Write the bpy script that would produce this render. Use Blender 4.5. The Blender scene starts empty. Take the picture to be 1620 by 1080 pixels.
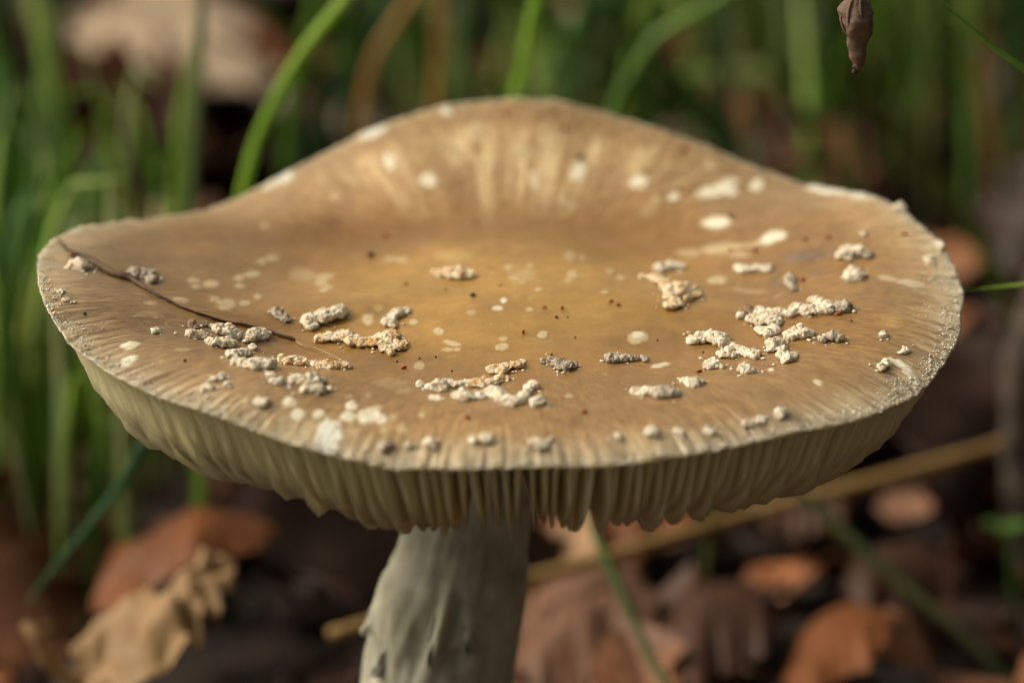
import bpy, bmesh, math, random
import numpy as np
from mathutils import Vector, Matrix

# ------------------------------------------------------------------ camera, sky, sun, exposure
# All lengths below are centimetres, written to the scene in metres (factor U).
U = 0.01
ZC = 8.5                       # height of the cap's middle above the ground
D, ELEV = 30.0, math.radians(19.0)
F = 4380.0                     # focal length in photograph pixels (1620 wide)
PITCH = ELEV + 100.0 / F
YAW = 19.0 / F
CAM = np.array([0.0, -D * math.cos(ELEV), ZC + D * math.sin(ELEV)])
FWD = np.array([math.sin(YAW) * math.cos(PITCH), math.cos(YAW) * math.cos(PITCH), -math.sin(PITCH)])
RGT = np.array([math.cos(YAW), -math.sin(YAW), 0.0])
UPV = np.cross(RGT, FWD)

sc = bpy.context.scene
C = sc.collection
cam_d = bpy.data.cameras.new('camera')
cam = bpy.data.objects.new('camera', cam_d)
C.objects.link(cam)
cam.location = CAM * U
cam.rotation_euler = (math.pi / 2 - PITCH, 0, -YAW)
cam_d.sensor_width = 36.0
cam_d.lens = 36.0 * F / 1620.0
cam_d.clip_start, cam_d.clip_end = 0.005, 500.0
cam_d.dof.use_dof = True
cam_d.dof.focus_distance = 28.1 * U
cam_d.dof.aperture_fstop = 14.0
cam_d.dof.aperture_blades = 0
sc.camera = cam

SUN_EL, SUN_AZ = math.radians(41), math.radians(-76)   # azimuth from +Y towards +X
world = bpy.data.worlds.new('World')
sc.world = world
world.use_nodes = True
nt = world.node_tree
nt.nodes.clear()
out = nt.nodes.new('ShaderNodeOutputWorld')
bg = nt.nodes.new('ShaderNodeBackground')
sky = nt.nodes.new('ShaderNodeTexSky')
sky.sky_type = 'NISHITA'
sky.sun_disc = False
sky.sun_elevation = SUN_EL
sky.sun_rotation = SUN_AZ
sky.air_density, sky.dust_density, sky.ozone_density = 1.0, 6.0, 0.6
hs = nt.nodes.new('ShaderNodeHueSaturation')
hs.inputs['Saturation'].default_value = 0.25           # an overcast sky: cloud grey rather than blue
nt.links.new(sky.outputs[0], hs.inputs['Color'])
wm = nt.nodes.new('ShaderNodeMix')                     # hazy cloud light filtered warm by the wood
wm.data_type, wm.blend_type = 'RGBA', 'MULTIPLY'
wm.inputs[0].default_value = 1.0
wm.inputs[7].default_value = (1.0, 0.95, 0.77, 1.0)
nt.links.new(hs.outputs[0], wm.inputs[6])
nt.links.new(wm.outputs[2], bg.inputs[0])
nt.links.new(bg.outputs[0], out.inputs[0])
bg.inputs[1].default_value = 0.085

sun_d = bpy.data.lights.new('sun', 'SUN')
sun_d.energy = 1.5
sun_d.angle = math.radians(20)
sun_d.color = (1.0, 0.92, 0.78)
sun = bpy.data.objects.new('sun', sun_d)
C.objects.link(sun)
sdir = Vector((math.sin(SUN_AZ) * math.cos(SUN_EL), math.cos(SUN_AZ) * math.cos(SUN_EL), math.sin(SUN_EL)))
sun.rotation_euler = sdir.to_track_quat('Z', 'Y').to_euler()

sc.view_settings.view_transform = 'Standard'
sc.view_settings.look = 'None'
sc.view_settings.gamma = 1.0
sc.view_settings.use_curve_mapping = False
sc.view_settings.exposure = 0.86
sc.render.engine = 'CYCLES'
sc.cycles.use_denoising = True
sc.cycles.max_bounces = 10
sc.cycles.diffuse_bounces = 8
sc.cycles.transmission_bounces = 6
sc.cycles.sample_clamp_indirect = 6.0

rnd = random.Random(7)
RS = np.random.RandomState(11)

# ------------------------------------------------------------------ geometry helpers
def ray(px, py):
    return FWD + (px - 810.0) / F * RGT - (py - 540.0) / F * UPV

def P(px, py, Y):
    d = ray(px, py)
    return CAM + d * ((Y - CAM[1]) / d[1])

def PG(px, py, z=0.0):
    d = ray(px, py)
    return CAM + d * ((z - CAM[2]) / d[2])

def project(V):
    d = V - CAM
    w = d @ FWD
    return np.stack([810 + F * (d @ RGT) / w, 540 - F * (d @ UPV) / w, w], axis=-1)

def pxcm(Y):
    return (Y - CAM[1]) / F

def _hash(ix, iy, iz):
    h = (ix * 374761393 + iy * 668265263 + iz * 2147483647 + 1013904223) & 0xFFFFFFFF
    h = ((h ^ (h >> 13)) * 1274126177) & 0xFFFFFFFF
    h = ((h ^ (h >> 16)) * 2246822519) & 0xFFFFFFFF
    return ((h ^ (h >> 15)) & 0xFFFFFF) / float(0xFFFFFF)

def vnoise(p):
    """value noise, p (...,3), result in -1..1"""
    p = np.asarray(p, dtype=np.float64) + 1000.0
    i = np.floor(p).astype(np.int64)
    f = p - i
    f = f * f * f * (f * (f * 6 - 15) + 10)
    x, y, z = i[..., 0], i[..., 1], i[..., 2]
    fx, fy, fz = f[..., 0], f[..., 1], f[..., 2]
    def L(a, b, t):
        return a + (b - a) * t
    r = L(L(L(_hash(x, y, z), _hash(x + 1, y, z), fx), L(_hash(x, y + 1, z), _hash(x + 1, y + 1, z), fx), fy),
          L(L(_hash(x, y, z + 1), _hash(x + 1, y, z + 1), fx), L(_hash(x, y + 1, z + 1), _hash(x + 1, y + 1, z + 1), fx), fy), fz)
    return r * 2 - 1

def fbm(p, o=4, g=0.5):
    s, a, r = 0.0, 1.0, 0.0
    p = np.asarray(p, dtype=np.float64)
    for k in range(o):
        r = r + a * vnoise(p * (2 ** k) + 17.3 * k)
        s += a
        a *= g
    return r / s

def sstep(a, b, x):
    t = np.clip((x - a) / (b - a), 0, 1)
    return t * t * (3 - 2 * t)

def mesh_np(name, V, Q, smooth=True, T=None):
    """mesh from vertex array (cm), quad array and optional triangle array"""
    V = np.asarray(V, dtype=np.float64) * U
    me = bpy.data.meshes.new(name)
    Q = np.zeros((0, 4), np.int32) if Q is None else np.asarray(Q, np.int32).reshape(-1, 4)
    T = np.zeros((0, 3), np.int32) if T is None else np.asarray(T, np.int32).reshape(-1, 3)
    me.vertices.add(len(V))
    me.vertices.foreach_set('co', V.astype(np.float32).ravel())
    nl = Q.size + T.size
    me.loops.add(nl)
    me.loops.foreach_set('vertex_index', np.concatenate([Q.ravel(), T.ravel()]).astype(np.int32))
    me.polygons.add(len(Q) + len(T))
    ls = np.concatenate([np.arange(len(Q)) * 4, Q.size + np.arange(len(T)) * 3]).astype(np.int32)
    me.polygons.foreach_set('loop_start', ls)
    me.update(calc_edges=True)
    me.polygons.foreach_set('use_smooth', np.full(len(Q) + len(T), smooth))
    me.validate()
    return me

def add_attr(me, name, data, kind='FLOAT_VECTOR'):
    a = me.attributes.new(name, kind, 'POINT')
    if kind == 'FLOAT_VECTOR':
        a.data.foreach_set('vector', np.asarray(data, np.float32).ravel())
    elif kind == 'FLOAT_COLOR':
        d = np.ones((len(data), 4), np.float32)
        d[:, :3] = data
        a.data.foreach_set('color', d.ravel())
    else:
        a.data.foreach_set('value', np.asarray(data, np.float32).ravel())

def link(name, me, mat, parent=None, **props):
    o = bpy.data.objects.new(name, me)
    C.objects.link(o)
    if mat is not None and me is not None and not me.materials:
        me.materials.append(mat)
    if parent is not None:
        o.parent = parent
        if parent.type == 'EMPTY':
            o.matrix_parent_inverse = Matrix.Translation(-Vector(parent.location))
    for k, v in props.items():
        o[k] = v
    return o

def empty(name, loc_cm, label, category, group=None):
    o = bpy.data.objects.new(name, None)
    C.objects.link(o)
    o.location = Vector(loc_cm) * U
    o.empty_display_size = 0.01
    o['label'], o['category'] = label, category
    if group:
        o['group'] = group
    return o

def grid_quads(nr, nc, wrap=False):
    c = nc if wrap else nc - 1
    i, j = np.meshgrid(np.arange(nr - 1), np.arange(c), indexing='ij')
    j2 = (j + 1) % nc
    return np.stack([i * nc + j, i * nc + j2, (i + 1) * nc + j2, (i + 1) * nc + j], axis=-1).reshape(-1, 4)

def catmull(pts, n):
    p = np.asarray(pts, float)
    if len(p) < 3:
        t = np.linspace(0, 1, n)[:, None]
        return p[0] * (1 - t) + p[-1] * t
    q = np.vstack([2 * p[0] - p[1], p, 2 * p[-1] - p[-2]])
    seg = np.linalg.norm(np.diff(p[:, :3], axis=0), axis=1)
    cum = np.concatenate([[0], np.cumsum(seg)])
    outp = []
    for s in np.linspace(0, cum[-1], n):
        k = min(int(np.searchsorted(cum, s, side='right') - 1), len(p) - 2)
        t = (s - cum[k]) / max(seg[k], 1e-9)
        a, b, c_, d_ = q[k], q[k + 1], q[k + 2], q[k + 3]
        outp.append(0.5 * ((2 * b) + (-a + c_) * t + (2 * a - 5 * b + 4 * c_ - d_) * t ** 2 + (-a + 3 * b - 3 * c_ + d_) * t ** 3))
    return np.array(outp)

def tube(pts, rad, nseg=8, noise=0.0, seed=0):
    """closed round tube along points with radii"""
    p = np.asarray(pts, float)
    n = len(p)
    rad = np.broadcast_to(np.asarray(rad, float), (n,))
    tg = np.gradient(p, axis=0)
    tg /= np.linalg.norm(tg, axis=1)[:, None] + 1e-12
    a = np.cross(tg, np.array([0.31, 0.2, 0.93]))
    a /= np.linalg.norm(a, axis=1)[:, None] + 1e-12
    b = np.cross(tg, a)
    th = np.arange(nseg) / nseg * 2 * math.pi
    V = p[:, None, :] + rad[:, None, None] * (np.cos(th)[None, :, None] * a[:, None, :] + np.sin(th)[None, :, None] * b[:, None, :])
    if noise:
        m = 1 + noise * fbm(V / (rad.max() * 1.3) + seed * 7.7, 3)
        V = p[:, None, :] + (V - p[:, None, :]) * m[..., None]
    V = V.reshape(-1, 3)
    Q = grid_quads(n, nseg, True)
    V = np.vstack([V, p[0], p[-1]])
    T = []
    for j in range(nseg):
        T.append([n * nseg, (j + 1) % nseg, j])
        T.append([n * nseg + 1, (n - 1) * nseg + j, (n - 1) * nseg + (j + 1) % nseg])
    return V, Q, np.array(T)

# ------------------------------------------------------------------ materials
def mat_base(name):
    m = bpy.data.materials.new(name)
    m.use_nodes = True
    n = m.node_tree.nodes
    b = n['Principled BSDF']
    return m, m.node_tree, n, m.node_tree.links, b

def N(nodes, t, **kw):
    x = nodes.new(t)
    for k, v in kw.items():
        setattr(x, k, v)
    return x

def ramp(nodes, stops):
    r = nodes.new('ShaderNodeValToRGB')
    e = r.color_ramp.elements
    while len(e) < len(stops):
        e.new(0.5)
    for el, (p, c) in zip(e, stops):
        el.position = p
        el.color = (*c, 1)
    return r

def mixrgb(nodes, links, a, b, fac, mode='MIX'):
    m = nodes.new('ShaderNodeMix')
    m.data_type = 'RGBA'
    m.blend_type = mode
    for sock, v in ((m.inputs[0], fac), (m.inputs[6], a), (m.inputs[7], b)):
        if hasattr(v, 'links'):
            links.new(v, sock)
        elif isinstance(v, tuple):
            sock.default_value = (*v, 1)
        else:
            sock.default_value = v
    return m.outputs[2]

def noise_node(nodes, links, vec, scale, detail=4, rough=0.55):
    t = nodes.new('ShaderNodeTexNoise')
    t.inputs['Scale'].default_value = scale
    t.inputs['Detail'].default_value = detail
    t.inputs['Roughness'].default_value = rough
    if vec is not None:
        links.new(vec, t.inputs['Vector'])
    return t.outputs['Fac']

def bump(nodes, links, h, dist, strength=1.0, prev=None):
    b = nodes.new('ShaderNodeBump')
    b.inputs['Strength'].default_value = strength
    b.inputs['Distance'].default_value = dist
    links.new(h, b.inputs['Height'])
    if prev is not None:
        links.new(prev, b.inputs['Normal'])
    return b.outputs[0]

def make_cap_mat():
    m, t, n, l, b = mat_base('cap_skin')
    col = N(n, 'ShaderNodeAttribute', attribute_name='pigment')
    rad = N(n, 'ShaderNodeAttribute', attribute_name='radial')
    obj = N(n, 'ShaderNodeTexCoord')
    # fine radial fibres: the attribute is (cos, sin, r*small), so noise in it is stretched along the radius
    f1 = noise_node(n, l, rad.outputs['Vector'], 55.0, 3, 0.6)
    f2 = noise_node(n, l, rad.outputs['Vector'], 130.0, 2, 0.6)
    g = noise_node(n, l, obj.outputs['Object'], 2600.0, 3, 0.6)
    r1 = ramp(n, [(0.30, (0.84, 0.80, 0.74)), (0.70, (1.12, 1.13, 1.15))])
    l.new(f1, r1.inputs[0])
    fib = N(n, 'ShaderNodeAttribute', attribute_name='fibre')
    c1 = mixrgb(n, l, col.outputs['Color'], r1.outputs[0], fib.outputs['Fac'], 'MULTIPLY')
    r3 = ramp(n, [(0.35, (0.72, 0.65, 0.56)), (0.65, (1.14, 1.14, 1.13))])
    l.new(f2, r3.inputs[0])
    c1 = mixrgb(n, l, c1, r3.outputs[0], fib.outputs['Fac'], 'MULTIPLY')
    mo = noise_node(n, l, obj.outputs['Object'], 480.0, 6, 0.7)
    r4 = ramp(n, [(0.30, (0.80, 0.76, 0.68)), (0.70, (1.14, 1.15, 1.18))])
    l.new(mo, r4.inputs[0])
    c1 = mixrgb(n, l, c1, r4.outputs[0], 0.75, 'MULTIPLY')
    r2 = ramp(n, [(0.3, (0.90, 0.88, 0.85)), (0.7, (1.08, 1.08, 1.08))])
    l.new(g, r2.inputs[0])
    c2 = mixrgb(n, l, c1, r2.outputs[0], 0.7, 'MULTIPLY')
    l.new(c2, b.inputs['Base Color'])
    hm = n.new('ShaderNodeMath')
    hm.operation = 'MULTIPLY'
    l.new(f1, hm.inputs[0])
    l.new(fib.outputs['Fac'], hm.inputs[1])
    hm2 = n.new('ShaderNodeMath')
    hm2.operation = 'MULTIPLY'
    l.new(f2, hm2.inputs[0])
    l.new(fib.outputs['Fac'], hm2.inputs[1])
    nb = bump(n, l, hm.outputs[0], 0.00030, 0.5)
    nb = bump(n, l, hm2.outputs[0], 0.00014, 0.5, nb)
    nb = bump(n, l, g, 0.00006, 0.5, nb)
    l.new(nb, b.inputs['Normal'])
    b.inputs['Roughness'].default_value = 0.34
    b.inputs['Specular IOR Level'].default_value = 0.5
    b.inputs['Subsurface Weight'].default_value = 0.8
    b.inputs['Subsurface Radius'].default_value = (1.0, 0.85, 0.55)
    b.inputs['Subsurface Scale'].default_value = 0.003
    return m

def make_flesh(name, c0, c1, scale, sss=0.4, rough=0.7, radius=0.002, tr=0.0):
    m, t, n, l, b = mat_base(name)
    obj = N(n, 'ShaderNodeTexCoord')
    f = noise_node(n, l, obj.outputs['Object'], scale, 5, 0.6)
    r = ramp(n, [(0.3, c0), (0.7, c1)])
    l.new(f, r.inputs[0])
    l.new(r.outputs[0], b.inputs['Base Color'])
    h = noise_node(n, l, obj.outputs['Object'], scale * 5, 4, 0.6)
    l.new(bump(n, l, h, 0.0001, 0.5), b.inputs['Normal'])
    b.inputs['Roughness'].default_value = rough
    b.inputs['Specular IOR Level'].default_value = 0.25
    b.inputs['Subsurface Weight'].default_value = sss
    b.inputs['Subsurface Radius'].default_value = (1.0, 0.7, 0.3)
    b.inputs['Subsurface Scale'].default_value = radius
    if tr:
        tl = n.new('ShaderNodeBsdfTranslucent')
        l.new(r.outputs[0], tl.inputs[0])
        mx = n.new('ShaderNodeMixShader')
        mx.inputs[0].default_value = tr
        l.new(b.outputs[0], mx.inputs[1])
        l.new(tl.outputs[0], mx.inputs[2])
        l.new(mx.outputs[0], n['Material Output'].inputs[0])
    return m

def make_wart_mat(name, base, stain, amount):
    m, t, n, l, b = mat_base(name)
    obj = N(n, 'ShaderNodeTexCoord')
    f = noise_node(n, l, obj.outputs['Object'], 700.0, 4, 0.65)
    r = ramp(n, [(0.5 - amount * 0.25, base), (0.78 - amount * 0.25, stain)])
    l.new(f, r.inputs[0])
    s = noise_node(n, l, obj.outputs['Object'], 3600.0, 2, 0.5)
    rs = ramp(n, [(0.28, (0.42, 0.33, 0.24)), (0.36, (1, 1, 1))])
    l.new(s, rs.inputs[0])
    c = mixrgb(n, l, r.outputs[0], rs.outputs[0], 0.45, 'MULTIPLY')
    l.new(c, b.inputs['Base Color'])
    h = noise_node(n, l, obj.outputs['Object'], 2400.0, 5, 0.7)
    l.new(bump(n, l, h, 0.00022, 0.7), b.inputs['Normal'])
    b.inputs['Roughness'].default_value = 0.85
    b.inputs['Specular IOR Level'].default_value = 0.15
    b.inputs['Subsurface Weight'].default_value = 0.2
    b.inputs['Subsurface Radius'].default_value = (1.0, 0.8, 0.6)
    b.inputs['Subsurface Scale'].default_value = 0.0006
    return m

def make_plant(name, c0, c1, scale=150.0, tr=0.35, rough=0.5, per_object=False, stripes=True):
    """grass or dry leaf: colour noise, length-wise streaks, light passing through"""
    m, t, n, l, b = mat_base(name)
    obj = N(n, 'ShaderNodeTexCoord')
    f = noise_node(n, l, obj.outputs['Object'], scale, 4, 0.6)
    r = ramp(n, [(0.32, c0), (0.68, c1)])
    l.new(f, r.inputs[0])
    c = r.outputs[0]
    at = N(n, 'ShaderNodeAttribute', attribute_name='tint')
    if per_object:
        c = mixrgb(n, l, c, at.outputs['Color'], 1.0, 'MULTIPLY')
    l.new(c, b.inputs['Base Color'])
    b.inputs['Roughness'].default_value = rough
    b.inputs['Specular IOR Level'].default_value = 0.3
    h = noise_node(n, l, obj.outputs['Object'], scale * 8, 3, 0.6)
    l.new(bump(n, l, h, 0.0003, 0.4), b.inputs['Normal'])
    tl = n.new('ShaderNodeBsdfTranslucent')
    l.new(c, tl.inputs[0])
    mx = n.new('ShaderNodeMixShader')
    mx.inputs[0].default_value = tr
    l.new(b.outputs[0], mx.inputs[1])
    l.new(tl.outputs[0], mx.inputs[2])
    l.new(mx.outputs[0], n['Material Output'].inputs[0])
    return m

def make_litter_mat():
    m, t, n, l, b = mat_base('dead_leaf_skin')
    obj = N(n, 'ShaderNodeTexCoord')
    info = N(n, 'ShaderNodeObjectInfo')
    r0 = ramp(n, [(0.0, (0.02, 0.008, 0.004)), (0.3, (0.045, 0.016, 0.007)), (0.55, (0.10, 0.037, 0.016)),
                  (0.78, (0.19, 0.080, 0.038)), (0.92, (0.25, 0.08, 0.022)), (1.0, (0.36, 0.22, 0.12))])
    l.new(info.outputs['Random'], r0.inputs[0])
    f = noise_node(n, l, obj.outputs['Object'], 90.0, 5, 0.6)
    r1 = ramp(n, [(0.25, (0.45, 0.40, 0.36)), (0.75, (1.3, 1.25, 1.2))])
    l.new(f, r1.inputs[0])
    c = mixrgb(n, l, r0.outputs[0], r1.outputs[0], 1.0, 'MULTIPLY')
    l.new(c, b.inputs['Base Color'])
    b.inputs['Roughness'].default_value = 0.55
    b.inputs['Specular IOR Level'].default_value = 0.35
    tl = n.new('ShaderNodeBsdfTranslucent')
    l.new(c, tl.inputs[0])
    mx = n.new('ShaderNodeMixShader')
    mx.inputs[0].default_value = 0.15
    l.new(b.outputs[0], mx.inputs[1])
    l.new(tl.outputs[0], mx.inputs[2])
    l.new(mx.outputs[0], n['Material Output'].inputs[0])
    return m

def make_tint_litter():
    m = make_plant('litter_scraps', (0.6, 0.6, 0.6), (1.3, 1.25, 1.2), 120.0, 0.1, 0.6, True)
    return m

def make_soil():
    m, t, n, l, b = mat_base('forest_soil')
    obj = N(n, 'ShaderNodeTexCoord')
    f = noise_node(n, l, obj.outputs['Object'], 45.0, 8, 0.65)
    r = ramp(n, [(0.3, (0.004, 0.002, 0.001)), (0.5, (0.014, 0.006, 0.003)), (0.72, (0.045, 0.018, 0.008))])
    l.new(f, r.inputs[0])
    g = noise_node(n, l, obj.outputs['Object'], 2.5, 4, 0.6)
    rg = ramp(n, [(0.45, (0, 0, 0)), (0.62, (1, 1, 1))])
    l.new(g, rg.inputs[0])
    gf = noise_node(n, l, obj.outputs['Object'], 60.0, 3, 0.6)
    rgc = ramp(n, [(0.3, (0.015, 0.03, 0.008)), (0.7, (0.06, 0.10, 0.02))])
    l.new(gf, rgc.inputs[0])
    far = n.new('ShaderNodeVectorMath')
    far.operation = 'LENGTH'
    l.new(obj.outputs['Object'], far.inputs[0])
    mr = n.new('ShaderNodeMapRange')
    mr.inputs[1].default_value, mr.inputs[2].default_value = 1.0, 2.5
    l.new(far.outputs['Value'], mr.inputs[0])
    mm = n.new('ShaderNodeMath')
    mm.operation = 'MULTIPLY'
    l.new(rg.outputs[0], mm.inputs[0])
    l.new(mr.outputs[0], mm.inputs[1])
    c = mixrgb(n, l, r.outputs[0], rgc.outputs[0], mm.outputs[0])
    l.new(c, b.inputs['Base Color'])
    b.inputs['Roughness'].default_value = 0.9
    l.new(bump(n, l, f, 0.004, 0.8), b.inputs['Normal'])
    return m

M = {}
M['cap'] = make_cap_mat()
M['under'] = make_flesh('gill_flesh', (0.66, 0.55, 0.32), (0.78, 0.68, 0.44), 260.0, 0.35, 0.65, 0.002)
M['gill'] = make_flesh('gill_blade', (0.95, 0.90, 0.68), (0.97, 0.93, 0.74), 240.0, 0.0, 0.6, 0.002, 0.55)
M['stem'] = make_flesh('stem_flesh', (0.25, 0.235, 0.175), (0.47, 0.45, 0.36), 220.0, 0.3, 0.75, 0.003)
M['wart'] = make_wart_mat('wart_cream', (0.70, 0.635, 0.52), (0.48, 0.35, 0.22), 0.3)
M['wart_ochre'] = make_wart_mat('wart_ochre', (0.72, 0.62, 0.46), (0.48, 0.25, 0.08), 0.42)
M['wart_grey'] = make_wart_mat('wart_grey', (0.46, 0.39, 0.31), (0.20, 0.155, 0.125), 0.4)
M['wart_brown'] = make_wart_mat('wart_brown', (0.34, 0.24, 0.16), (0.10, 0.05, 0.03), 0.5)
M['granule'] = make_wart_mat('margin_grain', (0.68, 0.62, 0.51), (0.56, 0.48, 0.37), 0.1)
M['red'] = make_flesh('rust_red', (0.22, 0.045, 0.012), (0.34, 0.09, 0.02), 900.0, 0.1, 0.4, 0.0003)
M['black'] = make_flesh('black_brown', (0.02, 0.013, 0.008), (0.05, 0.03, 0.015), 900.0, 0.0, 0.5, 0.0003)
M['maroon'] = make_flesh('dark_maroon', (0.07, 0.016, 0.008), (0.12, 0.03, 0.012), 900.0, 0.0, 0.5, 0.0003)
M['twig'] = make_flesh('twig_bark', (0.035, 0.022, 0.012), (0.10, 0.055, 0.028), 600.0, 0.0, 0.7)
M['straw_fibre'] = make_flesh('straw_fibre', (0.30, 0.19, 0.07), (0.42, 0.28, 0.12), 500.0, 0.0, 0.6)
M['bark'] = make_flesh('stick_bark', (0.03, 0.022, 0.018), (0.10, 0.075, 0.058), 120.0, 0.0, 0.8)
M['husk'] = make_flesh('husk_brown', (0.055, 0.034, 0.025), (0.19, 0.125, 0.095), 420.0, 0.1, 0.75)
M['husk_dark'] = make_flesh('husk_dark', (0.012, 0.008, 0.006), (0.05, 0.03, 0.02), 420.0, 0.0, 0.7)
M['straw'] = make_plant('dry_straw', (0.24, 0.14, 0.045), (0.38, 0.24, 0.085), 60.0, 0.1, 0.55)
M['litter'] = make_litter_mat()
M['scraps'] = make_tint_litter()
M['soil'] = make_soil()
GREENS = {
    'bright': ((0.15, 0.24, 0.035), (0.22, 0.31, 0.06)),
    'pale': ((0.24, 0.30, 0.13), (0.33, 0.37, 0.18)),
    'grey': ((0.10, 0.125, 0.07), (0.155, 0.18, 0.10)),
    'mid': ((0.07, 0.13, 0.025), (0.12, 0.20, 0.04)),
    'dark': ((0.02, 0.045, 0.010), (0.045, 0.085, 0.016)),
    'teal': ((0.02, 0.055, 0.024), (0.045, 0.095, 0.04)),
    'tan': ((0.24, 0.15, 0.06), (0.34, 0.23, 0.10)),
    'olive': ((0.05, 0.07, 0.014), (0.09, 0.11, 0.025)),
}
for k, (a, b_) in GREENS.items():
    a, b_ = tuple(min(0.8, 2.3 * v) for v in a), tuple(min(0.85, 2.3 * v) for v in b_)
    M['g_' + k] = make_plant('grass_' + k, a, b_, 70.0, 0.5, 0.45)
M['grass'] = make_plant('grass_mixed', (0.75, 0.75, 0.75), (1.2, 1.2, 1.2), 60.0, 0.5, 0.5, True)
M['leaf_tan'] = make_plant('oak_leaf_tan', (0.22, 0.125, 0.055), (0.42, 0.26, 0.125), 110.0, 0.2, 0.6)
M['leaf_rust'] = make_plant('leaf_rust', (0.12, 0.035, 0.009), (0.22, 0.07, 0.016), 80.0, 0.25, 0.6)
M['leaf_pale'] = make_plant('leaf_pale', (0.52, 0.37, 0.25), (0.70, 0.54, 0.39), 40.0, 0.15, 0.6)
M['leaf_orange'] = make_plant('leaf_orange', (0.13, 0.04, 0.012), (0.26, 0.085, 0.025), 60.0, 0.2, 0.6)
M['leaf_pink'] = make_plant('leaf_pink_brown', (0.09, 0.04, 0.022), (0.27, 0.135, 0.08), 70.0, 0.15, 0.6)
M['leaf_brown'] = make_plant('leaf_red_brown', (0.025, 0.009, 0.004), (0.075, 0.027, 0.012), 60.0, 0.15, 0.6)

# ------------------------------------------------------------------ ground
def ground_z(x, y):
    p = np.stack([np.asarray(x) / 9.0, np.asarray(y) / 9.0, np.zeros_like(np.asarray(x, float)) + 3.3], -1)
    return 0.7 * fbm(p, 4) - 0.2

radii = np.concatenate([[0.01], np.linspace(1, 130, 150), np.geomspace(135, 6000, 40)])
nth = 220
th = np.arange(nth) / nth * 2 * math.pi
gx = radii[:, None] * np.cos(th)[None]
gy = radii[:, None] * np.sin(th)[None] + 15
amp = 1 + np.clip((radii - 130) / 900, 0, 6)
gz = ground_z(gx, gy) * amp[:, None]
ground = link('ground', mesh_np('ground', np.stack([gx, gy, gz], -1).reshape(-1, 3), grid_quads(len(radii), nth, True)[:, ::-1]),
              M['soil'], kind='structure', label='dark humus woodland ground under leaf litter')

# ------------------------------------------------------------------ the mushroom: cap
RIM = [  # photograph points along the rim, clockwise from the left; -1 near half, +1 far half
    (60, 440, 0), (64, 410, 1), (78, 385, 1), (100, 370, 1), (140, 358, 1), (240, 345, 1), (310, 338, 1), (370, 316, 1), (430, 291, 1), (490, 258, 1),
    (560, 216, 1), (610, 193, 1), (700, 171, 1), (780, 161, 1), (860, 158, 1), (920, 171, 1), (1000, 194, 1), (1080, 214, 1),
    (1150, 239, 1), (1210, 267, 1), (1280, 291, 1), (1380, 309, 1), (1430, 331, 1), (1480, 377, 1), (1507, 425, 1), (1520, 485, 0),
    (1515, 535, -1), (1500, 578, -1), (1470, 612, -1), (1430, 637, -1), (1360, 662, -1), (1280, 680, -1), (1200, 697, -1), (1100, 716, -1),
    (1000, 730, -1), (900, 736, -1), (800, 737, -1), (700, 741, -1), (640, 741, -1), (560, 729, -1), (500, 713, -1), (430, 690, -1),
    (380, 669, -1), (330, 651, -1), (270, 633, -1), (210, 611, -1), (160, 586, -1), (120, 555, -1), (90, 520, -1), (68, 475, -1)]
R0 = 5.0
rt, rz, rr = [], [], []
for px, py, side in RIM:
    d = ray(px, py)
    a = d[0] ** 2 + d[1] ** 2
    b = CAM[0] * d[0] + CAM[1] * d[1]
    c = CAM[0] ** 2 + CAM[1] ** 2 - R0 ** 2
    disc = b * b - a * c
    s = (-b + side * math.sqrt(disc)) / a if disc > 0 else -b / a
    q = CAM + d * s
    rt.append(math.atan2(q[1], q[0]))
    rz.append(q[2] - ZC)
    rr.append(math.hypot(q[0], q[1]))
o_ = np.argsort(rt)
rt, rz, rr = np.array(rt)[o_], np.array(rz)[o_], np.array(rr)[o_]
NT = 2160
TH = -math.pi + np.arange(NT) / NT * 2 * math.pi
def per_interp(v):
    t3 = np.concatenate([rt - 2 * math.pi, rt, rt + 2 * math.pi])
    w = np.interp(TH, t3, np.concatenate([v, v, v]))
    k = np.exp(-0.5 * (np.arange(-60, 61) / 21.0) ** 2)
    k /= k.sum()
    return np.convolve(np.concatenate([w[-60:], w, w[:60]]), k, 'valid')
ZR, RR = per_interp(rz), per_interp(rr)
# fine unevenness of the margin
ct, st = np.cos(TH), np.sin(TH)
RR = RR + 0.035 * fbm(np.stack([ct * 9, st * 9, TH * 0], -1), 4)
front = sstep(-0.2, -0.8, st)                       # 1 at the near edge, 0 at the far one
back = sstep(0.0, 0.8, st)
ZMID = -0.28

def tile(v):
    return np.asarray(v)[None, :]

def roll_amp():
    return tile(0.05 + 0.30 * sstep(0.5, -0.6, st))

def top_z(r):
    """height above ZC for radius fractions r (nr,) -> (nr, NT)"""
    r = np.asarray(r, float)[:, None]
    roll = roll_amp()
    ex = tile(2.0 + 0.6 * back + 0.6 * front)
    z = ZMID + (tile(ZR) + roll - ZMID) * r ** ex
    z = z - roll * np.clip((r - 0.74) / 0.26, 0, None) ** 2.2
    x, y = r * tile(RR * ct), r * tile(RR * st)
    z = z + 0.20 * np.exp(-((x - 0.2) ** 2 + (y + 0.6) ** 2) / 2.6 ** 2) * (1 - r ** 2) 
    z = z - 0.16 * np.exp(-((r - 0.52) / 0.16) ** 2) * tile(0.4 + 0.6 * back)
    z = z + 0.10 * fbm(np.stack([x / 1.8, y / 1.8, x * 0 + 5.1], -1), 2) * (1 - 0.5 * r) * sstep(0, 0.3, r)
    z = z + 0.012 * fbm(np.stack([x / 0.35, y / 0.35, x * 0 + 9.1], -1), 3)
    return z

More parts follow.
